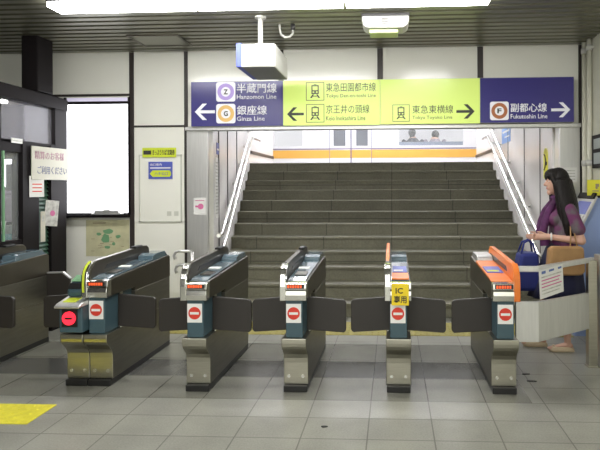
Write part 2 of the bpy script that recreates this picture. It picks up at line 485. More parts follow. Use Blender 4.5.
# train at the platform
tr = thing('subway_train', (0, 13, ZT-.4), 'white subway train with an orange band, stopped above the stairs', 'train')
TZ = -(ZT-.4)
b = MB()
TX0, TX1 = -5.0, 4.2
holes = [(-4.6, -3.2), (-2.78, -2.11), (-1.38, -1.10), (-.85, -.58), (.144, 1.62), (2.3, 3.9)]
wz0, wz1 = 2.43, 3.25
xs = TX0
for h0, h1 in holes:
    b.box(xs, h0, 0, .06, TZ+wz0, TZ+wz1); xs = h1
b.box(xs, TX1, 0, .06, TZ+wz0, TZ+wz1)
b.box(TX0, TX1, 0, .06, TZ+1.55, TZ+wz0); b.box(TX0, TX1, 0, .06, TZ+wz1, TZ+4.2)
b.box(TX0, TX1, .06, 2.5, TZ+1.8, TZ+1.9); b.box(TX0, TX1, 2.5, 2.56, TZ+1.8, TZ+4.2); b.box(TX0, TX1, 0, 2.56, TZ+4.2, TZ+4.28)
b.build('car_body', M['train'], tr)
b = MB(); b.box(TX0, TX1, -.012, 0, TZ+2.15, TZ+2.335); b.build('orange_band', M['train_orange'], tr)
b = MB(); b.box(TX0, TX1, -.012, 0, TZ+2.35, TZ+2.375); b.build('dark_line', M['train_line'], tr)
for d0, d1, mid in ((-1.475, -.975, -1.23), (-.965, -.49, -.72)):
    b = MB(); b.box(d0, d1, -.02, -.013, TZ+1.93, TZ+2.43); b.box(d0, d1, -.02, -.013, TZ+3.25, TZ+3.7)
    wl, wr = (-1.38, -1.10) if d0 < -1.2 else (-.85, -.58)
    b.box(d0, wl, -.02, -.013, TZ+2.43, TZ+3.25); b.box(wr, d1, -.02, -.013, TZ+2.43, TZ+3.25)
    b.box(d0, d1, -.0225, -.02, TZ+2.15, TZ+2.335, 1); b.box(d0, d1, -.0225, -.02, TZ+2.35, TZ+2.375, 2)
    for xx in (d0, d1-.012): b.box(xx, xx+.012, -.023, -.02, TZ+1.93, TZ+3.7, 2)
    d = b.build('train_door', [M['train'], M['train_orange'], M['train_line']], tr)
    b = MB(); b.box(wl, wr, .02, .03, TZ+wz0, TZ+wz1); b.build('door_window', M['door_glass'], d)
for h0, h1 in (holes[0], holes[1], holes[4], holes[5]):
    b = MB(); b.box(h0, h1, .02, .03, TZ+wz0, TZ+wz1); b.build('window_pane', M['clear'], tr)
b = MB(); b.box(TX0+.3, TX1-.3, .9, 1.15, TZ+4.15, TZ+4.19); b.build('interior_lamp', mat('train_lamp', (1,1,1), .5, emit=1.3), tr)
b = MB(); b.box(-.45, 2.2, .1, .55, TZ+1.92, TZ+2.32); b.box(-.45, 2.2, .08, .16, TZ+2.32, TZ+2.52); b.build('bench_seat', M['grey_blue_cloth'], tr)
# passengers on the bench, seen through the right-hand window
def passenger(x, z, lab, cl, lean):
    g = thing('person', (x, 13.38, 1.92), lab, 'person', 'passengers in the train')
    m = MB()
    hz = z-1.92
    m.blob((0, .0, .45), (0, .02, .62), .13, .14, sq=(1.25,.85)); m.blob((0, .02, .62), (0, .02, hz-.36), .15, .13, sq=(1.25,.8))
    m.blob((0, .02, hz-.34), (lean, .02, hz-.16), .05, .05)
    m.ball((lean, .01, hz-.10), .075, .09, .11)
    for s in (-1, 1):
        m.blob((s*.17, .02, hz-.40), (s*.22, .06, .62), .05, .042); m.blob((s*.22, .06, .62), (s*.1, .25, .55), .04, .032); m.ball((s*.08, .28, .55), .035, .05, .03)
        m.blob((s*.1, .05, .47), (s*.11, .45, .47), .08, .065); m.blob((s*.11, .45, .47), (s*.11, .47, .08), .06, .04); m.blob((s*.11, .47, .04), (s*.11, .6, .04), .038, .035)
    m.build('body', M['skin'], g, fuse=.018, smooth=3)
    m = MB(); m.blob((0, .0, .50), (0, .02, hz-.36), .185, .175, sq=(1.3,.95))
    for s in (-1, 1): m.blob((s*.17, .02, hz-.40), (s*.22, .06, .64), .066, .055)
    m.build('jacket', cl, g, fuse=.018, smooth=3)
    m = MB(); m.ball((lean, -.008, hz-.075), .092, .095, .105); m.blob((lean, -.04, hz-.1), (lean, -.04, hz-.22), .08, .05)
    m.build('hair', M['hair'], g, fuse=.015, smooth=2)
passenger(.48, 2.84, 'seated train passenger in dark clothes, back against the train window', M['dark_cloth'], -.02)
passenger(1.0, 2.79, 'shorter train passenger with light clothes, seated beside the dark-clothed one', M['curtain'], .01)

# fluorescent lamps over stairs
def ceiling_lamp(name, x0, x1, y0, y1, z, lab, grp, m='lamp', parts=()):
    g = thing(name, ((x0+x1)/2, (y0+y1)/2, z), lab, 'ceiling light', grp)
    hx, hy = (x1-x0)/2, (y1-y0)/2
    b = MB(); b.box(-hx, hx, -hy, -hy+.008, -.012, 0); b.box(-hx, hx, hy-.008, hy, -.012, 0); b.box(-hx, -hx+.008, -hy, hy, -.012, 0); b.box(hx-.008, hx, -hy, hy, -.012, 0)
    b.build('lamp_frame', M['frame_grey'], g)
    b = MB(); b.box(-hx+.009, hx-.009, -hy+.009, hy-.009, -.05, -.002); b.build('diffuser', M[m], g)
    return g
for i, x in enumerate((-1.75, -.4, .95)):
    ceiling_lamp('ceiling_light', x-.6, x+.6, 10.55, 10.8, 4.4, 'fluorescent ceiling light above the stair landing', 'lights above the landing', 'lamp_stair')
for i, (x0, x1) in enumerate(((-2.78, -1.61), (-1.60, -.39), (-.38, .775))):
    ceiling_lamp('ceiling_light', x0, x1, 4.36, 4.57, CZ, ('left-hand', 'middle', 'right-hand')[i] + ' one of three end-to-end fluorescent lights in the slatted ceiling', 'lights over the gates')
for i, (x0, x1) in enumerate(((-2.78, -1.61), (-1.60, -.39), (-.38, .775))):  # unseen lamp row, added to brighten the gates and floor
    ceiling_lamp('ceiling_light', x0, x1, 1.2, 1.41, CZ, 'added fluorescent light, unseen above the frame, over the concourse', 'added lights over the concourse')

# ------------------------------------------------------------------ tactile paving
def tactile(name, x0, x1, y0, y1, m, lab, step=.06):
    b = MB(); b.box(x0, x1, y0, y1, 0, .004)
    ny = int((y1-y0)/step); nx = int((x1-x0)/step)
    for i in range(nx):
        for j in range(ny):
            cx, cy = x0+(i+.5)*step, y0+(j+.5)*(y1-y0)/ny
            vs0 = [b.bm.verts.new((cx+.012*math.cos(a*PI/3), cy+.012*math.sin(a*PI/3), .004)) for a in range(6)]
            vs1 = [b.bm.verts.new((cx+.007*math.cos(a*PI/3), cy+.007*math.sin(a*PI/3), .008)) for a in range(6)]
            b.bm.faces.new(vs1)
            for a in range(6): b.bm.faces.new([vs0[a], vs0[(a+1) % 6], vs1[(a+1) % 6], vs1[a]])
    return tag(b.build(name, m), lab, 'tactile paving')
tactile('tactile_paving', -3.15, -2.262, 3.345, 3.655, M['tactile'], 'bright yellow dotted paving patch on the floor in front of the gates, left')
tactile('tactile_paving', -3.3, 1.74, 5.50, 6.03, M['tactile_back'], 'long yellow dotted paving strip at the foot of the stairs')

# ------------------------------------------------------------------ ticket gates
def arcpts(c, r, a0, a1, k):
    return [(c[0]+r*math.cos(math.radians(a0+(a1-a0)*i/k)), c[1]+r*math.sin(math.radians(a0+(a1-a0)*i/k))) for i in range(k+1)]
PED = [(1.06,.394),(1.06,.045),(0,.045),(0,.20),(-.004,.235),(-.018,.265),(-.045,.292),(-.072,.315),(-.086,.338),(-.09,.36),(-.09,.394)]
def flap(parent, side, w, L=.262, yf=.15):
    s = 1 if side == 'R' else -1
    x0, x1 = w-.04, w+L
    zt, zb, dr, r = .648, .402, .022, .03
    pts = [(x0, zb), (x1-r, zb-dr+.004)]
    pts += [(x1-r+r*math.sin(a*PI/8), zb-dr+r-r*math.cos(a*PI/8)) for a in range(1, 5)]
    pts += [(x1-r+r*math.cos(a*PI/8), zt-dr-r+r*math.sin(a*PI/8)) for a in range(0, 5)]
    pts += [(x0, zt)]
    m = MB(); m.prism([(s*a, z) for a, z in pts], 'y', yf-.014, yf+.014)
    fl = m.build('flap', M['flap'], parent, bevel=.004)
    for z in (.66, .392):
        m = MB(); m.disc((s*(w-.012), yf, z), 'z', .012, .03, 0, 12); m.build('hinge', M['steel'], fl)
    return fl
def no_entry(parent, x, y, z, s=1.0):
    m = MB()
    m.box(x-.053*s, x+.053*s, y-.003, y, z-.067*s, z+.067*s, 0)
    m.disc((x, y-.004, z), 'y', .044*s, .003, 1, 28)
    m.box(x-.032*s, x+.032*s, y-.008, y-.0055, z-.0085*s, z+.0085*s, 0)
    return m.build('no_entry_sign', [M['white'], M['red']], parent)
def make_gate(X, Y, label, hood='L', style='teal', flaps='LR', L=1.06, w=.088, flapL=.262, grp='ticket gates'):
    g = thing('ticket_gate', (X, Y, 0), label, 'ticket gate', grp)
    dy = L-1.06
    m = MB(); m.box(-w+.004, w-.004, -.035, L+.01, 0, .045); m.build('plinth', M['black'], g, bevel=.004)
    m = MB()
    ped = [(y_+dy if y_ > 1 else y_, z) for y_, z in PED]
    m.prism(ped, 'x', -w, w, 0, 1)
    pe = m.build('pedestal', [M['steel'], M['steel_side_shaded']], g, bevel=.005)
    m = MB(); m.box(-w, w, .36, L, .394, .634); m.build('side_panel', M['steel_side_shaded'], g, bevel=.004)
    for s in (-1, 1):
        m = MB(); m.disc((s*.05, -.002, .105), 'y', .011, .01, 0, 14); m.build('bolt', M['chrome'], pe)
        m = MB(); m.disc((s*w, .42, .455), 'x', .014, .012, 0, 14); m.build('lock', M['black'], pe)
    m = MB(); m.box(-.06, .06, -.06, .36, .394, .66); m.build('front_panel', M['teal'], g, bevel=.006)
    no_entry(g, -.004 if hood == 'L' else .0, -.061, .567)
    # upper housing
    hp = [(-.082,.662),(-.086,.70),(-.08,.745),(-.07,.778),(-.05,.786),(L-.02,.838),(L+.008,.825),(L+.012,.634),(.36,.634),(.36,.662)]
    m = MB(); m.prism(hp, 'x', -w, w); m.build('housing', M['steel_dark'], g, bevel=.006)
    fp = [(-.0855,.66),(-.094,.70),(-.090,.728),(-.082,.740),(-.082,.750),(-.078,.782),(-.045,.79),(-.02,.79),(-.02,.66)]
    m = MB(); m.prism(fp, 'x', -w-.002, w+.002); ft = m.build('front_trim', M['chrome'], g, bevel=.004)
    m = MB(); m.box(-.05 if hood == 'L' else -w+.014, w-.014 if hood == 'L' else .05, -.092, -.076, .745, .777); ds = m.build('display', M['black'], g, bevel=.002)
    m = MB()
    x_ = -.042 if hood == 'L' else -w+.022
    for i in range(6):
        wch = (.013, .010, .014, .009, .013, .011)[i]
        m.box(x_, x_+wch, -.0945, -.092, .7515, .771); x_ += wch+.006
    m.build('red_characters', M['led'], ds)
    # top surface
    hs = -1 if hood == 'L' else 1
    xa, xb = (-w+.036, w-.01) if hood == 'L' else (-w+.01, w-.036)
    if style == 'orange': xa = -w-.004
    def tz(y_): return .786 + (y_+.05)*(.052/(L+.03))
    m = MB()
    zz = lambda y_, d: tz(y_)+d
    m.prism([(-.03, zz(-.03, .001)), (.70, zz(.70, .001)), (.70, zz(.70, .022)), (.05, zz(.05, .016)), (-.03, zz(-.03, .006))], 'x', xa, xb)
    tp = m.build('top_panel', M['orange'] if style == 'orange' else M['teal_top'], g, bevel=.003)
    if style in ('half', 'orange'):
        if style == 'half':
            m = MB(); m.prism([(-.02, zz(-.02, .012)), (.16, zz(.16, .0185)), (.16, zz(.16, .026)), (-.02, zz(-.02, .02))], 'x', xa+.006, xb-.004); m.build('card_reader', M['orange'], tp)
        m = MB(); m.prism([(.20, zz(.20, .018)), (.42, zz(.42, .018)), (.42, zz(.42, .025)), (.20, zz(.20, .023))], 'x', xa+.012, xb-.012); m.build('reader_label', M['blue_plate'], tp)
        m = MB(); m.prism([(.23, zz(.23, .023)), (.27, zz(.27, .023)), (.27, zz(.27, .0265)), (.23, zz(.23, .0255))], 'x', xa+.02, xb-.04); m.build('label_stripe', M['ygreen'] if style == 'orange' else M['white'], tp)
    else:
        m = MB(); m.prism([(.10, zz(.10, .018)), (.22, zz(.22, .020)), (.22, zz(.22, .026)), (.10, zz(.10, .023))], 'x', xa+.03, xb-.02); m.build('ticket_slot', M['steel_dark'], tp)
        m = MB(); m.prism([(.34, zz(.34, .018)), (.40, zz(.40, .020)), (.40, zz(.40, .0245)), (.34, zz(.34, .0235))], 'x', xa+.012, xb-.03); m.build('white_sticker', M['white'], tp)
    m = MB(); m.prism([(.70, tz(.7)-.005), (.72, tz(.72)+.045), (.78, tz(.78)+.058), (L-.08, tz(L-.08)+.05), (L-.02, tz(L-.02)-.004)], 'x', xa if style != 'orange' else -w+.012, xb); m.build('rear_box', M['teal_top'] if style != 'orange' else M['steel_light'], g, bevel=.005)
    # sensor hood on one side
    h0, h1 = (-w-.006, -w+.03) if hood == 'L' else (w-.03, w+.006)
    hd = [(-.04,.78),(-.035,.83)] + arcpts((.075,.81), .105, 165, 92, 6) + [(.45,.93),(L-.22,.945),(L-.15,.94),(L-.11,.915),(L-.10,.875),(L-.12,.83),(.3,.795)]
    m = MB(); m.prism(hd, 'x', h0, h1)
    hm = M['orange'] if style == 'orange' else M['steel_dark']
    ho = m.build('sensor_hood', hm, g, bevel=.006)
    # dark slot on the inner face, facing the passage
    xi = h1 if hood == 'L' else h0
    m = MB(); m.prism([(.16,.835),(.2,.868),(L-.2,.888),(L-.17,.868),(L-.19,.845)], 'x', xi-.003, xi+.003); m.build('sensor_slot', M['black'], ho)
    # chrome (or orange) post at the front of the hood
    fr = [(-.096,.66),(-.10,.76),(-.095,.82)] + arcpts((.03,.79), .128, 165, 100, 6) + [(.02,.895)] + list(reversed([(p[0], p[1]) for p in arcpts((.03,.79), .095, 165, 105, 5)])) + [(-.07,.80),(-.07,.66)]
    m = MB(); m.prism(fr, 'x', h0-.003, h1+.003); po = m.build('hood_post', M['orange'] if style == 'orange' else M['chrome'], g, bevel=.005)
    if style == 'half':
        m = MB(); m.prism([(.10,.917),(.45,.934),(L-.22,.949),(L-.22,.975),(.5,.965),(.3,.955)], 'x', h0+.004, h1-.004); m.build('orange_cap', M['orange'], ho, bevel=.006)
    elif style == 'teal':
        m = MB(); m.box(h0+.002, h1+.012, L-.40, L-.26, .936, .956); m.build('sensor_cap', M['black'], ho, bevel=.008)
    for s_ in flaps: flap(g, s_, w, flapL)
    return g

# gate with the red light: a wide one with an extra reader column on its left
g1 = make_gate(-2.165, 4.05, 'double-width teal and steel ticket gate with a round red light on its front', 'L', 'teal', 'R')
m = MB(); m.box(-.255, -.092, -.035, 1.05, 0, .045); m.build('plinth', M['black'], g1, bevel=.004)
m = MB(); m.prism(PED, 'x', -.26, -.0905, 0, 1); pe = m.build('pedestal', [M['steel'], M['steel_side_shaded']], g1, bevel=.005)
for x_ in (-.225, -.125):
    m = MB(); m.disc((x_, -.002, .105), 'y', .011, .01, 0, 14); m.build('bolt', M['chrome'], pe)
m = MB(); m.box(-.26, -.0905, .22, 1.05, .394, .62); m.build('side_panel', M['steel_side_shaded'], g1, bevel=.004)
m = MB(); m.box(-.235, -.064, -.14, .22, .418, .605); m.build('reader_column', M['teal'], g1, bevel=.008)
m = MB(); m.prism([(-.185,.60),(-.185,.616),(-.15,.632),(.04,.668),(.04,.606),(-.15,.606)], 'x', -.248, -.062); ly = m.build('ticket_tray', M['steel_light'], g1, bevel=.006)
m = MB(); m.prism([(-.13,.634),(-.05,.649),(-.05,.654),(-.13,.639)], 'x', -.215, -.12); m.build('yellow_label', M['ygreen'], ly)
m = MB(); m.box(-.212, -.10, -.147, -.14, .462, .588); rl = m.build('lamp_panel', M['black'], g1)
m = MB(); m.disc((-.156, -.152, .525), 'y', .048, .012, 0, 32); rd = m.build('red_light', M['redlamp'], rl)
m = MB(); m.box(-.182, -.13, -.1615, -.1575, .518, .532); m.build('light_bar', M['black'], rd)
m = MB(); m.prism([(-.04,.655),(-.05,.70),(-.02,.745),(.06,.79),(.28,.80),(.30,.665)], 'x', -.235, -.115); rp = m.build('reader_pod', M['teal'], g1, bevel=.018, seg=3)
m = MB(); m.prism([(-.044,.715),(-.022,.752),(-.027,.756),(-.050,.719)], 'x', -.222, -.13); m.build('reader_screen', M['black'], rp)
m = MB(); m.prism([(-.01,.765),(.06,.798),(.06,.803),(-.01,.770)], 'x', -.22, -.13); m.build('reader_label', M['map_green'], rp)
m = MB(); m.prism([(.3,.62),(.3,.72),(.34,.77),(1.02,.82),(1.05,.81),(1.05,.62)], 'x', -.24, -.094); m.build('rear_housing', M['steel_dark'], g1, bevel=.006)
m = MB()
fr = [(-.10,.70),(-.104,.76),(-.099,.82)] + arcpts((.03,.79), .132, 165, 105, 6) + list(reversed(arcpts((.03,.79), .1275, 165, 105, 6))) + [(-.095,.82),(-.1,.76),(-.096,.70)]
m.prism(fr, 'x', -.088, -.074); m.build('green_stripe', M['ygreen'], g1)
fl = flap(g1, 'L', .245, .285)

make_gate(-1.405, 3.97, 'narrow teal ticket gate next to the double-width one, its steel side showing', 'L', 'teal', 'LR')
make_gate(-.70, 3.985, 'narrow teal ticket gate midway in the row, dark hood on its left', 'L', 'teal', 'LR')
g4 = make_gate(.035, 4.0, 'narrow ticket gate with a yellow sign hung on its front', 'L', 'half', 'LR')
m = MB(); m.box(-.048, .072, -.103, -.097, .632, .785); ys = m.build('yellow_sign', M['yellow'], g4, bevel=.003)
m = MB(); m.text('専用', -.032, .648, .052, -.1035, w=.088, ext=.001, bold=.02); m.text('IC', -.02, .715, .04, -.1035, w=.05, ext=.001, bold=.02)
m.build('sign_lettering', M['ink'], ys)
make_gate(.777, 4.0, 'orange-topped ticket gate at the right end, joined to the steel fence', 'R', 'orange', 'L')
g0 = make_gate(-3.37, 4.02, 'steel ticket gate at the left edge beside the dark office booth', 'L', 'teal', 'R', L=1.16, flapL=.37)
m = MB(); m.prism([(.09,.395),(.30,.40),(.31,.60),(.24,.655),(.09,.65)], 'y', 1.13, 1.158); m.build('flap', M['flap'], g0, bevel=.004)
m = MB(); m.prism([(.09,.652),(.24,.657),(.31,.602),(.316,.61),(.245,.668),(.09,.664)], 'y', 1.128, 1.16); m.build('flap_edge', M['steel_light'], g0)

# fence joined to the orange gate
fe = thing('fence', (.87, 4.05, 0), 'low brushed-steel fence with one wide panel, right of the orange gate', 'fence')
def strip(mb, pts, z0, z1, th):
    for (xa, ya), (xb, yb) in zip(pts, pts[1:]):
        d = Vector((xb-xa, yb-ya)); nrm = Vector((-d.y, d.x)).normalized()*th
        mb.prism([(xa, ya), (xb, yb), (xb+nrm.x, yb+nrm.y), (xa+nrm.x, ya+nrm.y)], 'z', z0, z1)
P0 = [(.003, 0), (.165, 0), (.70, .53)]
m = MB(); 
z0a, z1a, z0b, z1b = .345, .632, .312, .600
def quadbox(mb, a, b, za0, za1, zb0, zb1, th):
    d = Vector((b[0]-a[0], b[1]-a[1])); nr = Vector((-d.y, d.x)).normalized()*th
    v = [mb.bm.verts.new(p) for p in ((a[0],a[1],za0),(b[0],b[1],zb0),(b[0],b[1],zb1),(a[0],a[1],za1),(a[0]+nr.x,a[1]+nr.y,za0),(b[0]+nr.x,b[1]+nr.y,zb0),(b[0]+nr.x,b[1]+nr.y,zb1),(a[0]+nr.x,a[1]+nr.y,za1))]
    for q in ((0,1,2,3),(7,6,5,4),(0,4,5,1),(3,2,6,7),(0,3,7,4),(1,5,6,2)): mb.bm.faces.new([v[i] for i in q])
quadbox(m, P0[0], P0[1], .345, .632, .345, .632, .03); quadbox(m, P0[1], P0[2], .345, .632, .312, .600, .03)
m.build('panel', M['steel_light'], fe, bevel=.003)
m = MB(); quadbox(m, P0[0], P0[1], .845, .885, .845, .885, .035); quadbox(m, P0[1], (.76,.58), .845, .885, .84, .88, .035)
m.build('top_rail', M['steel_light'], fe, bevel=.006)
m = MB(); m.box(.695, .765, .53, .60, 0, .86); m.box(.685, .775, .52, .61, 0, .012); m.build('post', M['steel'], fe, bevel=.004)
m = MB(); m.box(.785, .90, .53, .66, 0, .90); m.build('end_post', M['steel_light'], fe, bevel=.004)
m = MB(); m.box(.003, .022, .005, .03, .632, .845); m.build('bracket', M['steel'], fe)
# notice taped to the fence rail
nt_ = thing('notice', (1.150, 4.130, .665), 'white printed notice hanging from the steel fence rail', 'notice')
nt_.rotation_euler = (0, math.radians(-4), math.radians(43))
m = MB(); m.box(-.155, .155, -.003, 0, 0, .205); m.build('sheet', M['paper'], nt_)
m = MB()
m.box(-.125, -.075, -.0045, -.003, .175, .195, 0); m.box(-.03, .035, -.0045, -.003, .178, .193, 0); m.box(.09, .135, -.0045, -.003, .178, .193, 0)
for i in range(6):
    m.box(-.13, .13 - (i % 3)*.016, -.0045, -.003, .148-i*.024, .156-i*.024, 1 if i in (1, 2, 3) else 2)
m.build('print', [M['blue_ink'], M['pink_ink'], M['paper_grey']], nt_)

# ------------------------------------------------------------------ direction sign units over the opening
SY = WY-.13
def icon_train(mb, x, z, s, y):
    """square train pictogram, outline + train"""
    t = .03*s
    mb.box(x, x+s, y-.002, y, z, z+t, 0); mb.box(x, x+s, y-.002, y, z+s-t, z+s, 0); mb.box(x, x+t, y-.002, y, z, z+s, 0); mb.box(x+s-t, x+s, y-.002, y, z, z+s, 0)
    def R(a, b, c, d, m=0, yy=0): mb.box(x+a*s, x+b*s, y-.0025-yy, y-.001-yy, z+c*s, z+d*s, m)
    R(.30,.70,.36,.84); R(.36,.64,.56,.78,1,.002); R(.36,.46,.42,.50,1,.002); R(.54,.64,.42,.50,1,.002); R(.42,.58,.86,.89)
    mb.prism([(x+.36*s, z+.34*s), (x+.44*s, z+.34*s), (x+.32*s, z+.14*s), (x+.22*s, z+.14*s)], 'y', y-.0025, y-.001, 0)
    mb.prism([(x+.56*s, z+.34*s), (x+.64*s, z+.34*s), (x+.78*s, z+.14*s), (x+.68*s, z+.14*s)], 'y', y-.0025, y-.001, 0)
    R(.36,.64,.22,.26)
def icon_line(parent, x, z, s, y, ring, letter):
    mb = MB(); r = .12*s
    pts = []
    for cx, cz, a0 in ((x+s-r, z+s-r, 0), (x+r, z+s-r, 90), (x+r, z+r, 180), (x+s-r, z+r, 270)):
        pts += [(cx+r*math.cos(math.radians(a0+a*22.5)), cz+r*math.sin(math.radians(a0+a*22.5))) for a in range(5)]
    mb.prism(pts, 'y', y-.003, y, 0)
    mb.disc((x+s/2, y-.004, z+s/2), 'y', .43*s, .003, 1, 32, .25*s)
    mb.text(letter, x+s*.5-.11*s, z+.37*s, .26*s, y-.003, 2, w=.22*s, ext=.002, bold=.03)
    return mb.build('line_icon', [M['sign_white'], ring, M['sign_black']], parent)
def arrow(parent, x, z, s, y, d, m):
    mb = MB(); t = .075*s
    # d=-1 points left
    tip = x if d < 0 else x+s
    q = 1 if d < 0 else -1
    mb.box(min(tip+q*.10*s, tip+q*s), max(tip+q*.10*s, tip+q*s), y-.003, y, z+s*.40-t, z+s*.40+t)
    for up in (1, -1):
        c = z+.40*s
        mb.prism([(tip, c), (tip+q*.19*s, c), (tip+q*.60*s, c+up*.40*s), (tip+q*.38*s, c+up*.40*s)], 'y', y-.0035, y-.0005)
    return mb.build('arrow', m, parent)
def sign_unit(x0, x1, z0, z1, face, lab):
    k = .979
    g = thing('direction_sign', (x0*k, WY, 1.45+(z0-1.45)*k), lab, 'sign', 'line signs over the stair opening'); g.scale = (k, 1, k)
    W, Hh = x1-x0, z1-z0
    m = MB(); m.box(0.001, W-.001, -.12, 0, 0, Hh); m.build('housing', M['off_white'], g)
    m = MB(); m.box(0.002, W-.002, -.128, -.12, .004, Hh-.004); m.build('panel', face, g)
    return g
y_ = -.128
SW = M['sign_white']; SB = M['sign_black']
s1 = sign_unit(-2.232, -1.203, 2.135, 2.635, M['navy'], 'navy direction sign with purple Z and gold G line circles and a left arrow')
arrow(s1, .045, .075, .225, y_, -1, SW)
icon_line(s1, .285, .275, .215, y_, M['purple_ring'], 'Z'); icon_line(s1, .285, .035, .215, y_, M['gold_ring'], 'G')
m = MB(); m.text('半蔵門線', .515, .365, .105, y_, w=.445, ext=.002, bold=.012); m.text('Hanzomon Line', .515, .30, .05, y_, w=.44, ext=.002, bold=.008); m.build('line_name', SW, s1)
m = MB(); m.text('銀座線', .515, .125, .105, y_, w=.335, ext=.002, bold=.012); m.text('Ginza Line', .515, .06, .05, y_, w=.31, ext=.002, bold=.008); m.build('line_name', SW, s1)
s2 = sign_unit(-1.203, -.137, 2.135, 2.635, M['lime'], 'lime green direction sign with two train symbols and a left arrow')
arrow(s2, .045, .055, .185, y_, -1, SB)
for zz_, nm, w1_, en, w2_ in ((.275, '東急田園都市線', .545, 'Tokyu Den-en-toshi Line', .545), (.035, '京王井の頭線', .475, 'Keio Inokashira Line', .43)):
    m = MB(); icon_train(m, .255, zz_, .20, y_); m.build('train_symbol', [SB, M['lime']], s2)
    m = MB(); m.text(nm, .475, zz_+.095, .095, y_, w=w1_, ext=.002); m.text(en, .475, zz_+.02, .048, y_, w=w2_, ext=.002); m.build('line_name', SB, s2)
s3 = sign_unit(-.137, .943, 2.14, 2.635, M['lime'], 'lime green direction sign with one train symbol and a right arrow')
arrow(s3, .825, .055, .195, y_, 1, SB)
m = MB(); icon_train(m, .135, .03, .185, y_); m.build('train_symbol', [SB, M['lime']], s3)
m = MB(); m.text('東急東横線', .35, .115, .09, y_, w=.44, ext=.002); m.text('Tokyu Toyoko Line', .35, .045, .046, y_, w=.43, ext=.002); m.build('line_name', SB, s3)
s4 = sign_unit(.943, 1.94, 2.145, 2.635, M['navy'], 'navy direction sign with a brown F line circle and a right arrow')
arrow(s4, .755, .055, .20, y_, 1, SW)
icon_line(s4, .105, .03, .20, y_, M['brown_ring'], 'F')
m = MB(); m.text('副都心線', .325, .115, .095, y_, w=.385, ext=.002, bold=.012); m.text('Fukutoshin Line', .325, .045, .048, y_, w=.39, ext=.002, bold=.008); m.build('line_name', SW, s4)

# ------------------------------------------------------------------ wall notices
def notice(name, x0, x1, z0, z1, m, lab, cat='notice', y=WY+.0005, th=.004):
    g = thing(name, ((x0+x1)/2, y, z0), lab, cat)
    W = (x1-x0)/2
    b = MB(); b.box(-W, W, -th, 0, 0, z1-z0); b.build('sheet', m, g)
    return g, W, z1-z0
g, W, H_ = notice('display_board', -2.82, -2.335, 1.08, 1.83, M['wall'], 'pale framed blank poster board on the white wall panel', 'board')
m = MB()
for a in ((-W, W, 0, .014), (-W, W, H_-.014, H_), (-W, -W+.014, 0, H_), (W-.014, W, 0, H_)): m.box(a[0], a[1], -.014, -.004, a[2], a[3])
m.build('frame', M['board_frame'], g)
m = MB(); m.box(W-.17, W-.12, -.006, -.004, .07, .12); m.box(W-.09, W-.04, -.006, -.004, .07, .12); m.build('print', M['board_frame'], g)
g, W, H_ = notice('sticker', -2.775, -2.395, 1.80, 1.905, M['ygreen'], 'yellow-green strip sign with black characters, above the small blue sign', 'sign', WY-.016)
m = MB(); m.box(-W+.012, -W+.10, -.006, -.004, .03, .075); m.text('きっぷうりば 定期券', -W+.115, .022, .062, -.004, w=.25, ext=.002, bold=.015); m.build('lettering', M['ink'], g)
g, W, H_ = notice('sticker', -2.71, -2.44, 1.56, 1.75, M['blue_plate'], 'small blue sign with white print and a yellow arrow bar', 'sign', WY-.0045, .008)
m = MB(); m.text('出口案内', -W+.02, .145, .028, -.008, w=.13, ext=.002, bold=.01); m.box(-W+.02, W-.02, -.010, -.008, .115, .128); m.build('lettering', M['white'], g)
m = MB(); m.prism([(-W+.015,.058),(-W+.05,.095),(W-.03,.095),(W-.015,.07),(W-.015,.045),(W-.03,.022),(-W+.05,.022)], 'y', -.011, -.008); ab = m.build('arrow_bar', M['ygreen'], g)
m = MB(); m.text('ハチ公口', -W+.07, .04, .036, -.011, w=.15, ext=.0015, bold=.01); m.build('lettering', M['blue_ink'], ab)
g, W, H_ = notice('map_poster', -3.43, -2.935, .70, 1.105, M['map_paper'], 'beige area map poster with green patches below the bright window', 'poster')
m = MB()
random.seed(3)
for cx, cz, rx, rz in ((-.02,.20,.05,.06),(.01,.28,.06,.03),(-.10,.25,.03,.018),(.12,.22,.03,.02),(.0,.10,.035,.022),(.07,.14,.02,.02)):
    k = 9; m.prism([(cx+rx*random.uniform(.7,1.15)*math.cos(2*PI*i/k), cz+rz*random.uniform(.7,1.15)*math.sin(2*PI*i/k)) for i in range(k)], 'y', -.006, -.004)
m.build('map_print', M['map_green'], g)
m = MB(); m.box(-W+.08, -.02, -.006, -.004, H_-.04, H_-.028)
for i in range(14):
    a, b_ = random.uniform(-W+.05, W-.08), random.uniform(.04, H_-.1); m.box(a, a+random.uniform(.02,.05), -.0055, -.004, b_, b_+.006)
m.build('map_lines', M['map_ink'], g)
g, W, H_ = notice('notice', -2.185, -2.05, 1.165, 1.35, M['paper'], 'white notice with pink blotch on the left steel jamb', 'notice', WY-.05)
m = MB(); m.disc((.01, -.005, .09), 'y', .032, .003, 0, 14); m.box(-.05, .05, -.006, -.004, .15, .158); m.box(-.05, .0, -.006, -.004, .08, .1); m.build('print', M['pink_ink'], g)
# right jamb sheet
g, W, H_ = notice('notice', 1.80, 1.95, 1.50, 1.66, M['paper'], 'white sheet on the right steel jamb behind the woman', 'notice', WY-.05)
m = MB()
for i in range(4): m.box(-W+.02, W-.02, -.006, -.004, .03+i*.03, .04+i*.03)
m.build('print', M['paper_grey'], g)
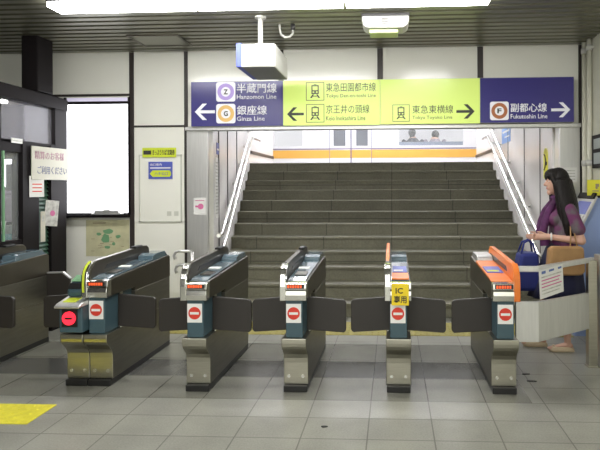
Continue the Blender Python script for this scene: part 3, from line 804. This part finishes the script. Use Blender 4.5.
# yellow sticker with black arrow on stair wall, right
g = thing('sticker', (1.7499, 6.5, 1.55), 'tall yellow sticker with a black curved arrow on the right stair wall', 'sign')
m = MB()
m.prism([(-.08,0),(.10,0),(.10,.28)] + [(.01+.09*math.cos(a*PI/6), .28+.07*math.sin(a*PI/6)) for a in range(1, 6)] + [(-.08,.28)], 'x', -.004, 0); m.build('sheet', M['sticker_y'], g)
m = MB(); m.tube([(-.006, .06, .28), (-.006, .02, .26), (-.006, -.01, .20), (-.006, .02, .13), (-.006, .06, .10)], .008, 0, 6); m.box(-.008, -.003, -.05, .02, .15, .19); m.build('arrow', M['ink'], g)
g = thing('poster', (1.7499, 8.75, 2.14), 'small sky-blue poster high on the right stair wall', 'poster')
m = MB(); m.box(-.004, 0, -.32, .32, 0, .24); m.build('sheet', M['sky_blue'], g)
m = MB(); m.box(-.006, -.004, -.25, .25, .16, .19); m.box(-.006, -.004, -.25, .1, .08, .10); m.build('print', M['white'], g)
# left stair wall: tall printed sheets and blue notice
def lwall(name, y0, y1, z0, z1, m_, lab, cat):
    ym = (y0+y1)/2
    g = thing(name, (wx(ym), ym, z0), lab, cat, rz=math.atan(.143))
    h = (y1-y0)/2
    b = MB(); b.box(.001, .006, -h, h, 0, z1-z0); b.build('sheet', m_, g); return g, h, z1-z0
g, h, H_ = lwall('poster', 6.46, 6.66, 1.1, 1.82, M['paper'], 'tall pale printed sheet on the left stair wall', 'poster')
m = MB()
for i in range(16): m.box(.006, .0075, -h+.02, h-.03, .05+i*.04, .064+i*.04)
m.build('print', M['paper_grey'], g)
g, h, H_ = lwall('poster', 6.56, 6.72, 1.86, 2.0, M['blue_plate'], 'small blue sheet above the tall printed sheet', 'poster')
m = MB(); m.box(.006, .0075, -h+.02, h-.02, .05, .07); m.build('print', M['white'], g)

# guard rail loops by the left jamb
g = thing('guard_rail', (-2.2, 5.78, .0085), 'short steel guard rail with rounded loops by the left jamb', 'rail')
m = MB(); m.tube([(.09,0,0),(.09,0,.78)], .018); m.disc((.09,0,.006), 'z', .045, .012); m.build('post', M['steel_light'], g)
for z1_, z0_, xl in ((.785, .70, -.10), (.64, .555, -.085)):
    m = MB(); m.tube([(.09,0,z1_),(xl+.05,0,z1_),(xl+.015,0,z1_-.012),(xl,0,z1_-.04),(xl,0,z0_+.03),(xl+.012,0,z0_)], .016); m.build('loop', M['steel_light'], g)

# ------------------------------------------------------------------ things hung from the ceiling
g = thing('hanging_sign', (-1.165, 4.8, 2.505), 'white box sign with a blue side hanging from the ceiling on a rod', 'sign')
m = MB(); m.box(-.145, .15, 0, .58, 0, .20); hb = m.build('housing', M['off_white'], g, bevel=.006)
m = MB(); m.box(-.14, .145, .01, .57, -.004, 0); m.build('underside', M['grey_under'], hb)
m = MB(); m.box(-.19, -.145, -.005, .58, -.0, .205); m.build('blue_panel', M['blue_plate'], g, bevel=.004)
m = MB(); m.box(-.03, .03, -.004, 0, .075, .12); m.build('maker_plate', M['board_frame'], hb)
m = MB(); m.tube([(.0,.10,.2),(.0,.10,.46)], .022, 0, 14); m.disc((0,.10,.208), 'z', .05, .016); m.disc((0,.10,.456), 'z', .05, .016); m.build('rod', M['off_white'], g)
g = thing('hanging_cable', (-.92, 5.15, 2.97), 'loose curl of white cable with a dark plug below the ceiling', 'cable')
m = MB(); m.tube([(0,0,-.05),(.0,0,-.085),(-.03,0,-.115),(-.075,0,-.12),(-.11,0,-.095),(-.125,0,-.04),(-.125,0,0)], .011, 0, 8); m.build('cord', M['off_white'], g)
m = MB(); m.tube([(0,0,0),(0,0,-.055)], .022, 0, 10); m.build('plug', M['frame_grey'], g)
g = thing('emergency_light', (-.06, 4.95, 2.97), 'white rounded emergency light with a green lens on the ceiling', 'light fitting')
m = MB(); m.box(-.21, .21, -.09, .09, -.03, 0); m.build('base_plate', M['frame_grey'], g, bevel=.006)
m = MB(); m.prism([(-.205,-.03),(.205,-.03),(.205,-.07),(.19,-.115),(.15,-.135),(-.15,-.135),(-.19,-.115),(-.205,-.07)], 'y', -.11, .10); bd = m.build('body', M['off_white'], g, bevel=.012, seg=3)
m = MB()
for i in range(5): m.box(-.03, .025, -.114, -.11, -.06-i*.014, -.052-i*.014)
m.build('vent', M['frame_grey'], bd)
m = MB(); m.box(-.14, .11, -.08, .08, -.175, -.135); m.build('lens', M['green_lens'], g, bevel=.01)
g = thing('ceiling_hatch', (-2.37, 5.62, 2.97), 'rectangular access hatch frame in the slatted ceiling', 'hatch')
m = MB()
m.box(-.26, .26, -.21, -.185, -.012, 0); m.box(-.26, .26, .185, .21, -.012, 0); m.box(-.26, -.235, -.185, .185, -.012, 0); m.box(.235, .26, -.185, .185, -.012, 0)
m.build('frame', M['steel_dark'], g)
m = MB(); m.box(-.235, .235, -.185, .185, -.006, 0); m.build('hatch_panel', M['slat'], g)

# ------------------------------------------------------------------ right-hand corner
for x_, yy, nm in ((2.015, 6.0, 'against the corner joint'), (2.018, 5.86, 'nearer the blue cabinet')):
    g = thing('pipe', (x_, yy, 0), 'cream vertical pipe on the right wall, ' + nm, 'pipe', 'pipes on the right wall')
    m = MB(); m.tube([(0,0,0),(0,0,2.97)], .026, 0, 14); m.build('tube', M['cream_metal'], g)
    for z in (.5, 1.7, 2.88):
        m = MB(); m.tube([(0,0,z-.03),(0,0,z+.03)], .032, 0, 14); m.box(0, .034, -.04, .04, z-.012, z+.012); m.build('clamp', M['off_white'], g)
cb = thing('cabinet', (2.0, 5.55, 0), 'pale blue cabinet with a sloping display top, right wall corner', 'cabinet')
m = MB(); m.prism([(-.23,0),(.046,0),(.046,1.345),(-.02,1.345),(-.23,.935)], 'y', 0, .42); m.build('body', M['blue_wall'], cb)
sl = Vector((.21, .41)).normalized(); nv = Vector((-sl.y, sl.x))
def sp(t, d): return (-.23+.21*t+nv.x*d, .935+.41*t+nv.y*d)
m = MB(); m.prism([sp(-.02,.001), sp(1.02,.001), sp(1.02,.02), sp(-.02,.02)], 'y', -.02, .44); pn = m.build('slanted_panel', M['off_white'], cb)
m = MB(); m.prism([sp(.05,.02), sp(.55,.02), sp(.55,.024), sp(.05,.024)], 'y', .03, .38, 0); m.prism([sp(.58,.02), sp(.88,.02), sp(.88,.024), sp(.58,.024)], 'y', .03, .38, 1); m.build('display_print', [M['paper_grey'], M['blue_plate']], pn)
m = MB(); m.prism([sp(.95,.021), sp(1.08,.021), sp(1.08,.04), sp(.95,.04)], 'y', -.02, .44); m.prism([(-.02,1.346),(.046,1.346),(.046,1.366),(-.02,1.366)], 'y', -.02, .44); m.build('top_cap', M['frame_dark'], cb)
g = thing('sticker', (2.0, 5.62, 1.367), 'yellow card with dark print standing on the blue cabinet', 'sign')
m = MB(); m.box(-.09, .042, -.004, 0, 0, .155); m.build('sheet', M['sticker_y'], g)
m = MB(); m.box(-.01, .025, -.0055, -.004, .085, .115); m.box(-.04, .02, -.0055, -.004, .04, .05); m.disc((.0,-.005,.075), 'y', .012, .002, 0, 10); m.build('print', M['map_ink'], g)
g = thing('wall_sign', (2.05, 5.72, 1.64), 'dark framed sign with two pale squares on the right wall', 'sign')
m = MB(); m.box(-.03, 0, -.30, .08, 0, .33); m.build('frame', M['frame_dark'], g, bevel=.004)
m = MB(); m.box(-.034, -.03, -.26, .02, .19, .29); m.build('pale_square', M['sign_grey'], g)
m = MB(); m.box(-.034, -.03, -.26, .02, .04, .15); m.build('pale_square', M['sign_grey'], g)

# ------------------------------------------------------------------ station office booth on the left
BX = -3.5
wl = MB()
wl.box(BX-.08, BX, -3.5, 4.84, 0, 2.30)                                   # solid front before the window (mostly out of frame)
wl.box(BX-.08, BX, 4.84, 5.12, 0, .98); wl.box(BX-.08, BX, 4.84, 5.12, 1.80, 1.90)
wl.box(BX-.10, BX+.01, 5.12, 5.36, 0, 1.90)
wl.box(BX-.08, BX-.05, 5.36, 5.56, 0, 1.90)
wl.box(BX-.10, BX+.01, 5.56, 5.82, 0, 1.90); wl.box(BX-.10, BX+.005, 5.64, 5.82, 1.90, 2.30)
wl.box(BX-.08, BX, 4.84, 5.64, 1.885, 1.91)
wl.box(BX-.12, BX+.02, -3.5, 5.84, 2.285, 2.40)                           # head beam
wl.box(-5.2, BX-.02, -3.5, 5.84, 2.36, 2.42)                              # booth roof
wl.box(-5.2, BX-.08, 5.76, 5.82, 0, 2.36)                                 # booth end wall
struct(wl, 'wall_left', M['frame_dark'])
b = MB(); b.box(-5.2, -5.1, -3.5, T, 0, CZ+.06); struct(b, 'wall_office', M['wall_cream'])
b = MB(); b.box(BX-.045, BX-.035, 4.84, 5.64, 1.91, 2.285); o = struct(b, 'window_2', M['glass'])
b = MB(); b.box(BX-.045, BX-.035, 4.84, 5.12, .98, 1.80); o = struct(b, 'window_3', M['clear'])
b = MB(); b.box(BX-.01, BX+.005, 4.86, 4.88, .98, 1.80); b.build('green_edge', M['map_green'], o)
# name strip on the beam under the transom
g = thing('label_plate', (BX+.002, 5.10, 1.90), 'small white label strip on the dark beam of the booth', 'label')
m = MB(); m.box(0, .006, -.13, .02, -.02, .025); m.build('plate', M['white'], g); m = MB(); m.box(.006, .0075, -.11, .0, -.004, .006); m.build('print', M['paper_grey'], g)
# green louvred shutter
g = thing('shutter', (BX-.03, 5.46, 0), 'dark green louvred shutter panel of the booth', 'shutter')
m = MB(); m.box(-.02, -.008, -.098, .098, .06, 1.86)
z = .08
while z < 1.82:
    m.prism([(-.008, z), (.014, z), (-.008, z+.034)], 'y', -.095, .095); z += .042
m.build('louvre_panel', M['shutter'], g)
# cream hand-lettered board
bd = thing('notice_board', (-3.46, 5.495, 1.545), 'cream board with pink and blue Japanese lettering hanging on the booth', 'sign', rz=math.radians(86))
m = MB(); m.box(-.275, .275, -.012, 0, 0, .325); m.build('board', M['board'], bd, bevel=.003)
m = MB(); m.text('精算のお客様', -.235, .20, .08, -.012, w=.43, ext=.002); m.build('lettering', mat('faded_pink', (.40,.20,.27), .6), bd)
m = MB(); m.text('ご利用ください', -.20, .055, .08, -.012, w=.44, ext=.002); m.build('lettering', mat('faded_blue', (.15,.17,.30), .6), bd)
m = MB(); m.box(-.15, .17, .0, .03, .25, .28); m.build('hanger', M['frame_dark'], bd)
# papers
g = thing('notice', (BX+.03, 5.32, 1.375), 'white sheet with red lines taped below the cream board', 'notice', rz=math.radians(82))
m = MB(); m.box(-.115, .07, -.003, 0, 0, .205); m.build('sheet', M['paper'], g)
m = MB()
for i in range(3): m.box(-.08, .04, -.0045, -.003, .05+i*.035, .06+i*.035)
m.build('print', M['red'], g)
g = thing('leaflet', (BX+.03, 5.48, 1.06), 'tilted grey leaflet clipped to the green shutter', 'leaflet', rz=math.radians(62))
g.rotation_euler = (0, math.radians(6), math.radians(75))
m = MB(); m.box(-.06, .10, -.003, 0, .02, .28); m.build('sheet', M['paper_grey'], g)
m = MB(); m.disc((.03, -.004, .15), 'y', .03, .002, 0, 12); m.build('print', M['pink_ink'], g)
g = thing('leaflet', (BX+.03, 5.40, .93), 'narrow cream leaflet beside the grey one on the shutter', 'leaflet', rz=math.radians(62))
m = MB(); m.box(-.03, .015, -.003, 0, 0, .30); m.build('sheet', M['board'], g); m = MB(); m.box(-.02, .006, -.0045, -.003, .2, .26); m.build('print', M['paper_grey'], g)
# inside the booth
g = thing('desk', (-3.95, 5.1, 0), 'brown counter desk inside the booth window', 'desk')
m = MB(); m.box(-.40, .34, -.7, .6, .93, .97); m.build('desktop', M['desk'], g)
m = MB(); m.box(-.38, .30, -.68, -.64, 0, .93); m.box(-.38, .30, .54, .58, 0, .93); m.build('side_panel', M['desk'], g)
g = thing('tray', (-3.70, 5.20, .97), 'teal plastic tray on the booth counter', 'tray')
m = MB(); m.box(-.08, .08, -.10, .10, 0, .01); m.box(-.08, -.072, -.10, .10, .01, .06); m.box(.072, .08, -.10, .10, .01, .06); m.box(-.072, .072, -.10, -.092, .01, .06); m.box(-.072, .072, .092, .10, .01, .06)
m.build('tray_body', mat('teal_plastic', (.05,.30,.32), .4), g)
g = thing('paper_stack', (-3.70, 5.19, .985), 'white sheets standing in the teal tray', 'papers')
m = MB(); m.prism([(-.06,0),(-.045,0),(-.015,.16),(-.03,.16)], 'y', -.085, .02); m.prism([(-.03,0),(-.015,0),(.015,.12),(.0,.12)], 'y', -.06, .085); m.build('sheets', M['paper'], g)
g = thing('desk_phone', (-3.71, 5.46, .97), 'black telephone with white handset on the booth counter', 'telephone')
m = MB(); m.prism([(-.08,0),(.08,0),(.08,.03),(-.08,.07)], 'y', -.09, .09); m.build('phone_base', M['black'], g, bevel=.006)
m = MB(); m.tube([(-.05,-.08,.085),(-.06,-.03,.10),(-.06,.03,.10),(-.05,.08,.085)], [.022,.014,.014,.022], 0, 10); m.build('handset', M['paper'], g)
g = thing('curtain', (-3.97, 5.66, .97), 'grey-mauve draped cloth on a stand behind the booth window', 'curtain')
m = MB()
pts = [(-.18+i*.0225, .02*math.sin(i*.9)) for i in range(17)]
m.prism(pts + [(x_, y__-.012) for x_, y__ in reversed(pts)], 'z', .14, .47); m.build('drape', M['curtain'], g)
m = MB(); m.box(-.19, .19, -.012, .012, .47, .49); m.box(-.19, -.175, -.015, .015, 0, .47); m.box(.175, .19, -.015, .015, 0, .47); m.build('stand', M['frame_grey'], g)
b = MB(); b.box(-4.14, -3.78, 5.745, 5.76, 1.48, 1.77); o = struct(b, 'window_4', M['lit_pane'])
b = MB(); b.box(-4.09, -3.80, 5.725, 5.735, 1.46, 1.72); b.build('blind', M['frame_grey'], o)
b = MB(); b.box(-4.76, BX-.10, -3.5, 5.76, 2.345, 2.355); struct(b, 'ceiling_office', M['wall_cream'])
b = MB(); b.box(-4.80, -4.76, -3.5, 5.76, 0, 2.36); struct(b, 'wall_booth_back', mat('mauve_wall', (.50,.44,.50), .6))
ceiling_lamp('ceiling_light', -4.45, -3.75, 5.15, 5.3, 2.345, 'fluorescent light inside the booth behind the transom glass', None)
# dark duct standing on booth roof up to the ceiling
b = MB(); b.box(-3.66, -3.49, 5.35, 5.6, 2.42, CZ); tag(b.build('duct', M['frame_dark'], bevel=.01), 'dark square duct between the booth roof and the ceiling', 'duct')

# scraps on floor
def scrap(x, y, lab, r):
    b = MB(); k = 9; random.seed(int(x*100)+50)
    b.prism([(r*random.uniform(.7,1.2)*1.9*math.cos(2*PI*i/k), r*random.uniform(.6,1.1)*math.sin(2*PI*i/k)) for i in range(k)], 'z', 0, .005)
    tag(b.build('litter', M['black'], loc=(x, y, 0.0005)), lab, 'litter')
scrap(-.42, 3.383, 'small dark scrap on the bare floor before the gates', .012)
scrap(1.02, 4.40, 'flat dark scrap on the floor beside the orange gate', .015)
scrap(1.03, 4.24, 'dark stain-like scrap just before the flat scrap by the orange gate', .017)

# ------------------------------------------------------------------ the woman walking to the left
PX, PY = 1.50, 5.12
wo = thing('person', (PX, PY, 0), 'woman with long dark hair, mauve top and navy skirt walking left behind the fence', 'person')
m = MB()
# trunk
m.blob((.02,0,.86), (.02,0,.93), .125, .115, sq=(1.22,.95)); m.blob((.02,0,.93), (.02,0,1.06), .105, .10, sq=(1.2,.9)); m.blob((.02,0,1.06), (.025,0,1.22), .105, .108, sq=(1.3,.88)); m.blob((.03,-.09,1.265), (.03,.09,1.265), .062, .062)
m.blob((.02,0,1.29), (.0,0,1.40), .05, .044)
# head
hc = Vector((-.035, 0, 1.495))
def headf(v):
    q = v.copy()
    if q.z < 0:
        t_ = -q.z/.115
        q.y *= 1-.30*t_; q.x = q.x*(1-.18*t_) - .012*t_
    if q.x < -.06: q.x = -.06 + (q.x+.06)*.75
    return q
m.ball(hc, .092, .072, .115, fn=headf, su=24, sv=18)
m.blob(hc+Vector((-.082,0,.012)), hc+Vector((-.100,0,-.022)), .008, .0125); m.blob(hc+Vector((-.085,0,-.024)), hc+Vector((-.094,0,-.026)), .014, .010)   # nose
m.blob(hc+Vector((-.060,0,-.096)), hc+Vector((-.060,0,-.090)), .020, .022)                                   # chin
m.blob(hc+Vector((-.071,-.014,-.054)), hc+Vector((-.071,.014,-.054)), .013, .013)                            # mouth
m.blob(hc+Vector((-.074,-.03,.028)), hc+Vector((-.074,.03,.028)), .015, .015)                                # brow
for s in (-1, 1): m.blob(hc+Vector((.01,s*.070,.012)), hc+Vector((.005,s*.070,-.022)), .015, .010)
m.blob((.0,0,1.38), hc+Vector((.0,0,-.03)), .045, .05)
# arms, hands
def arm(sh, el, wr, hand_dir, side):
    m.blob(sh, el, .046, .036); m.blob(el, wr, .036, .024)
    wr = Vector(wr); hd = Vector(hand_dir).normalized()
    pl = wr + hd*.075
    m.blob(wr, pl, .023, .027, sq=(.75,1.25))
    up = Vector((0,0,1)); lat = hd.cross(up).normalized(); dn = lat.cross(hd).normalized()
    if dn.z > 0: dn = -dn
    for i, (o, L_) in enumerate(((-.024,.062),(-.008,.072),(.008,.068),(.024,.052))):
        b0 = pl + up*(-o)*.9 + hd*.008
        k1 = b0 + hd*L_*.5 + lat*side*.006; k2 = k1 + (hd*.55 + lat*side*.75)*L_*.34; k3 = k2 + (hd*-.1 + lat*side*.9)*L_*.26
        m.blob(b0, k1, .0085, .008, seg=8); m.blob(k1, k2, .008, .0075, seg=8); m.blob(k2, k3, .0075, .0065, seg=8)
    t0 = wr + hd*.03 + up*.022; t1 = t0 + hd*.035 + up*.02 + lat*side*.012; t2 = t1 + hd*.028 + lat*side*.012
    m.blob(t0, t1, .0105, .009, seg=8); m.blob(t1, t2, .009, .0075, seg=8)
arm((.035,-.155,1.255), (.125,-.20,.985), (-.135,-.115,1.015), (-1,.32,-.02), -1)
arm((.035,.155,1.255), (.10,.21,.99), (-.14,.10,.995), (-1,-.22,.02), 1)
# legs and feet
def leg(hip, kn, an, toe):
    m.blob(hip, kn, .085, .05); m.blob(kn, tuple(Vector(kn)*.55+Vector(an)*.45+Vector((.016,0,0))), .048, .047); m.blob(tuple(Vector(kn)*.55+Vector(an)*.45+Vector((.016,0,0))), an, .047, .028)
    an = Vector(an); toe = Vector(toe)
    m.blob(an+Vector((.022,0,-.035)), an+Vector((-.04,0,-.042)), .026, .026); m.blob(an+Vector((-.02,0,-.03)), toe, .028, .018, sq=(1.2,.8))
leg((.02,-.08,.84), (-.01,-.085,.46), (.035,-.09,.085), (-.125,-.09,.028))
leg((.02,.08,.84), (-.115,.075,.475), (-.155,.07,.085), (-.315,.07,.03))
m.build('body', M['skin'], wo, fuse=.0055, smooth=3)
# face details
for s in (-1, 1):
    m = MB(); m.ball(hc+Vector((-.0715,s*.030,.010)), .008, .0125, .0065, su=10, sv=8); m.build('eye', M['white'], wo)
    m = MB(); m.ball(hc+Vector((-.0765,s*.031,.010)), .0045, .006, .006, su=10, sv=8); m.build('iris', M['ink'], wo)
    m = MB(); m.tube([hc+Vector((-.088,s*.016,.032)), hc+Vector((-.085,s*.032,.037)), hc+Vector((-.074,s*.05,.032))], .003, 0, 6); m.build('eyebrow', M['hair'], wo)
m = MB(); m.blob(hc+Vector((-.081,-.013,-.050)), hc+Vector((-.081,.013,-.050)), .005, .005, seg=8); m.blob(hc+Vector((-.080,-.011,-.058)), hc+Vector((-.080,.011,-.058)), .0055, .0055, seg=8); m.build('lips', mat('lips', (.50,.17,.15), .4), wo)
# hair: cap, fringe, long fall over shoulder and back
m = MB()
def hairf(v):
    q = v.copy()
    return q
m.ball(hc+Vector((.022,0,.022)), .098, .090, .112, su=20, sv=14)
m.ball(hc+Vector((-.028,0,.058)), .075, .078, .068, su=20, sv=14)
for s in (-1, 1):
    m.blob(hc+Vector((-.055,s*.052,.07)), hc+Vector((-.035,s*.078,-.005)), .024, .020); m.blob(hc+Vector((-.03,s*.078,.0)), hc+Vector((-.012,s*.085,-.10)), .024, .026)
    m.blob(hc+Vector((-.075,s*.02,.07)), hc+Vector((-.08,s*.045,.05)), .022, .014)
    m.blob(hc+Vector((-.012,s*.085,-.10)), hc+Vector((.0,s*.115,-.26)), .028, .024); m.blob(hc+Vector((.0,s*.115,-.26)), hc+Vector((.03,s*.135,-.40)), .024, .010)
random.seed(11)
for i in range(17):
    a = -1.75 + 3.5*i/16
    top = hc+Vector((.02+.088*math.cos(a), .092*math.sin(a), .0)); mid = hc+Vector((.045+.10*math.cos(a), .145*math.sin(a), -.20)); low = hc+Vector((.06+.105*math.cos(a), .165*math.sin(a), -.36)); end = hc+Vector((.07+.10*math.cos(a)+random.uniform(-.02,.02), .16*math.sin(a), -.50+random.uniform(-.05,.05)))
    m.blob(top, mid, .036, .042, seg=10); m.blob(mid, low, .042, .036, seg=10); m.blob(low, end, .036, .009, seg=10)
m.build('hair', M['hair'], wo, fuse=.0075, smooth=2)
# blouse with short sleeves
m = MB()
m.blob((.02,0,.90), (.02,0,1.06), .135, .125, sq=(1.2,.92)); m.blob((.02,0,1.06), (.025,0,1.20), .125, .125, sq=(1.25,.92)); m.blob((.03,-.10,1.26), (.03,.10,1.26), .074, .074)
m.blob((-.06,-.06,1.17), (-.06,.06,1.17), .07, .07)
m.blob((.035,-.155,1.255), (.10,-.193,1.085), .058, .060); m.blob((.035,.155,1.255), (.085,.20,1.09), .058, .060)
m.build('blouse', M['blouse'], wo, fuse=.008, smooth=3)
# scarf
m = MB()
ring = [(.02+.082*math.cos(a*PI/6), .088*math.sin(a*PI/6), 1.335-.02*math.cos(a*PI/6+PI)*-1) for a in range(13)]
m.tube(ring, .026, 0, 10, caps=True)
for s, z1_ in ((-1, .93), (1, 1.0)):
    pts = [(-.06,s*.045,1.325),(-.115,s*.06,1.24),(-.150,s*.065,1.14),(-.165,s*.06,1.05),(-.155,s*.065,z1_)]
    m.tube(pts, [.024,.032,.036,.038,.042], 0, 10)
m.build('scarf', M['scarf'], wo, fuse=.008, smooth=2)
# skirt
m = MB(); m.lathe_e([(.02,0,.955,.118,.145),(.02,0,.90,.145,.172),(.01,0,.80,.172,.195),(-.005,0,.68,.195,.205),(-.02,0,.56,.225,.215),(-.03,0,.47,.25,.22)], fold=.05, nf=9); m.build('skirt', M['skirt'], wo)
# shoes
for ax, ay, lift in ((.035,-.09,0), (-.155,.07,0)):
    m = MB()
    m.lathe_e([(ax-.052,ay,.0,.108,.036),(ax-.052,ay,.012,.113,.040),(ax-.055,ay,.034,.108,.039),(ax-.062,ay,.046,.085,.030)], seg=24)
    m.box(ax+.028, ax+.052, ay-.024, ay+.024, -.0, .012); sh = m.build('shoe', M['shoe'], wo)
    m = MB(); m.blob((ax-.12,ay-.012,.05), (ax-.12,ay+.012,.05), .009, .009, seg=8); m.build('shoe_bow', M['shoe'], sh)
m = MB(); m.tube([(-.112+.028*math.cos(a*PI/6)*.25, -.121+.030*math.cos(a*PI/6)*.95, 1.014+.030*math.sin(a*PI/6)) for a in range(13)], .008, 0, 8); m.build('wristwatch', M['white'], wo)
# tan shoulder bag
sb = thing('shoulder_bag', (PX-.02, PY-.255, .70), 'tan leather shoulder bag at the woman\'s hip', 'bag')
m = MB(); m.prism([(-.15,.0),(.11,.0),(.145,.03),(.135,.23),(.11,.245),(-.13,.245),(-.155,.22),(-.175,.03)], 'y', -.05, .05); m.build('bag_body', M['tan'], sb, bevel=.02, seg=3)
m = MB(); m.prism([(-.135,.10),(.12,.10),(.125,.235),(-.14,.235)], 'y', -.060, -.050); m.build('bag_flap', M['tan'], sb, bevel=.006)
m = MB(); m.tube([(.03,0,.235),(.045,.035,.33),(.055,.075,.45),(.06,.12,.58),(.075,.12,.58),(.08,.075,.45),(.08,.035,.33),(.09,0,.235)], .006, 0, 8); m.build('strap', M['tan'], sb)
# blue tote bag carried in front
tb = thing('tote_bag', (PX-.29, PY+.04, .52), 'royal blue tote bag hanging from the woman\'s hands', 'bag')
m = MB(); m.prism([(-.10,.0),(.09,.0),(.11,.06),(.09,.34),(-.07,.34),(-.12,.06)], 'y', -.10, .12); m.build('bag_body', M['royal'], tb, bevel=.03, seg=3)
for yy in (-.06, .08):
    m = MB(); m.tube([(-.06,yy,.33),(-.03,yy*.6,.43),(.02,yy*.4,.452),(.05,yy*.6,.42),(.07,yy,.33)], .009, 0, 8); m.build('handle', M['royal'], tb)

# ------------------------------------------------------------------ light, camera, view
wd = bpy.data.worlds.new('World'); SC.world = wd; wd.use_nodes = True
bg = wd.node_tree.nodes['Background']; bg.inputs[0].default_value = (1, .99, .90, 1); bg.inputs[1].default_value = .85

cam = bpy.data.cameras.new('Camera'); co = bpy.data.objects.new('Camera', cam); link(co)
cam.sensor_width = 36; cam.lens = 560*36/600; cam.shift_x = (300-365)/600; cam.shift_y = (188-225)/600
cam.clip_start = .05; cam.clip_end = 100
T_ = math.atan(28/560); R_ = .004
fw = Vector((-math.sin(T_), math.cos(T_), 0)); rt = Vector((math.cos(T_), math.sin(T_), 0)); up = Vector((0,0,1))
r2 = rt*math.cos(R_) - up*math.sin(R_); u2 = up*math.cos(R_) + rt*math.sin(R_)
mt = Matrix(((r2.x,u2.x,-fw.x,0),(r2.y,u2.y,-fw.y,0),(r2.z,u2.z,-fw.z,1.45),(0,0,0,1)))
co.matrix_world = mt
SC.camera = co
SC.view_settings.view_transform = 'Standard'; SC.view_settings.look = 'None'; SC.view_settings.gamma = 1; SC.view_settings.use_curve_mapping = False
SC.view_settings.exposure = 1.2
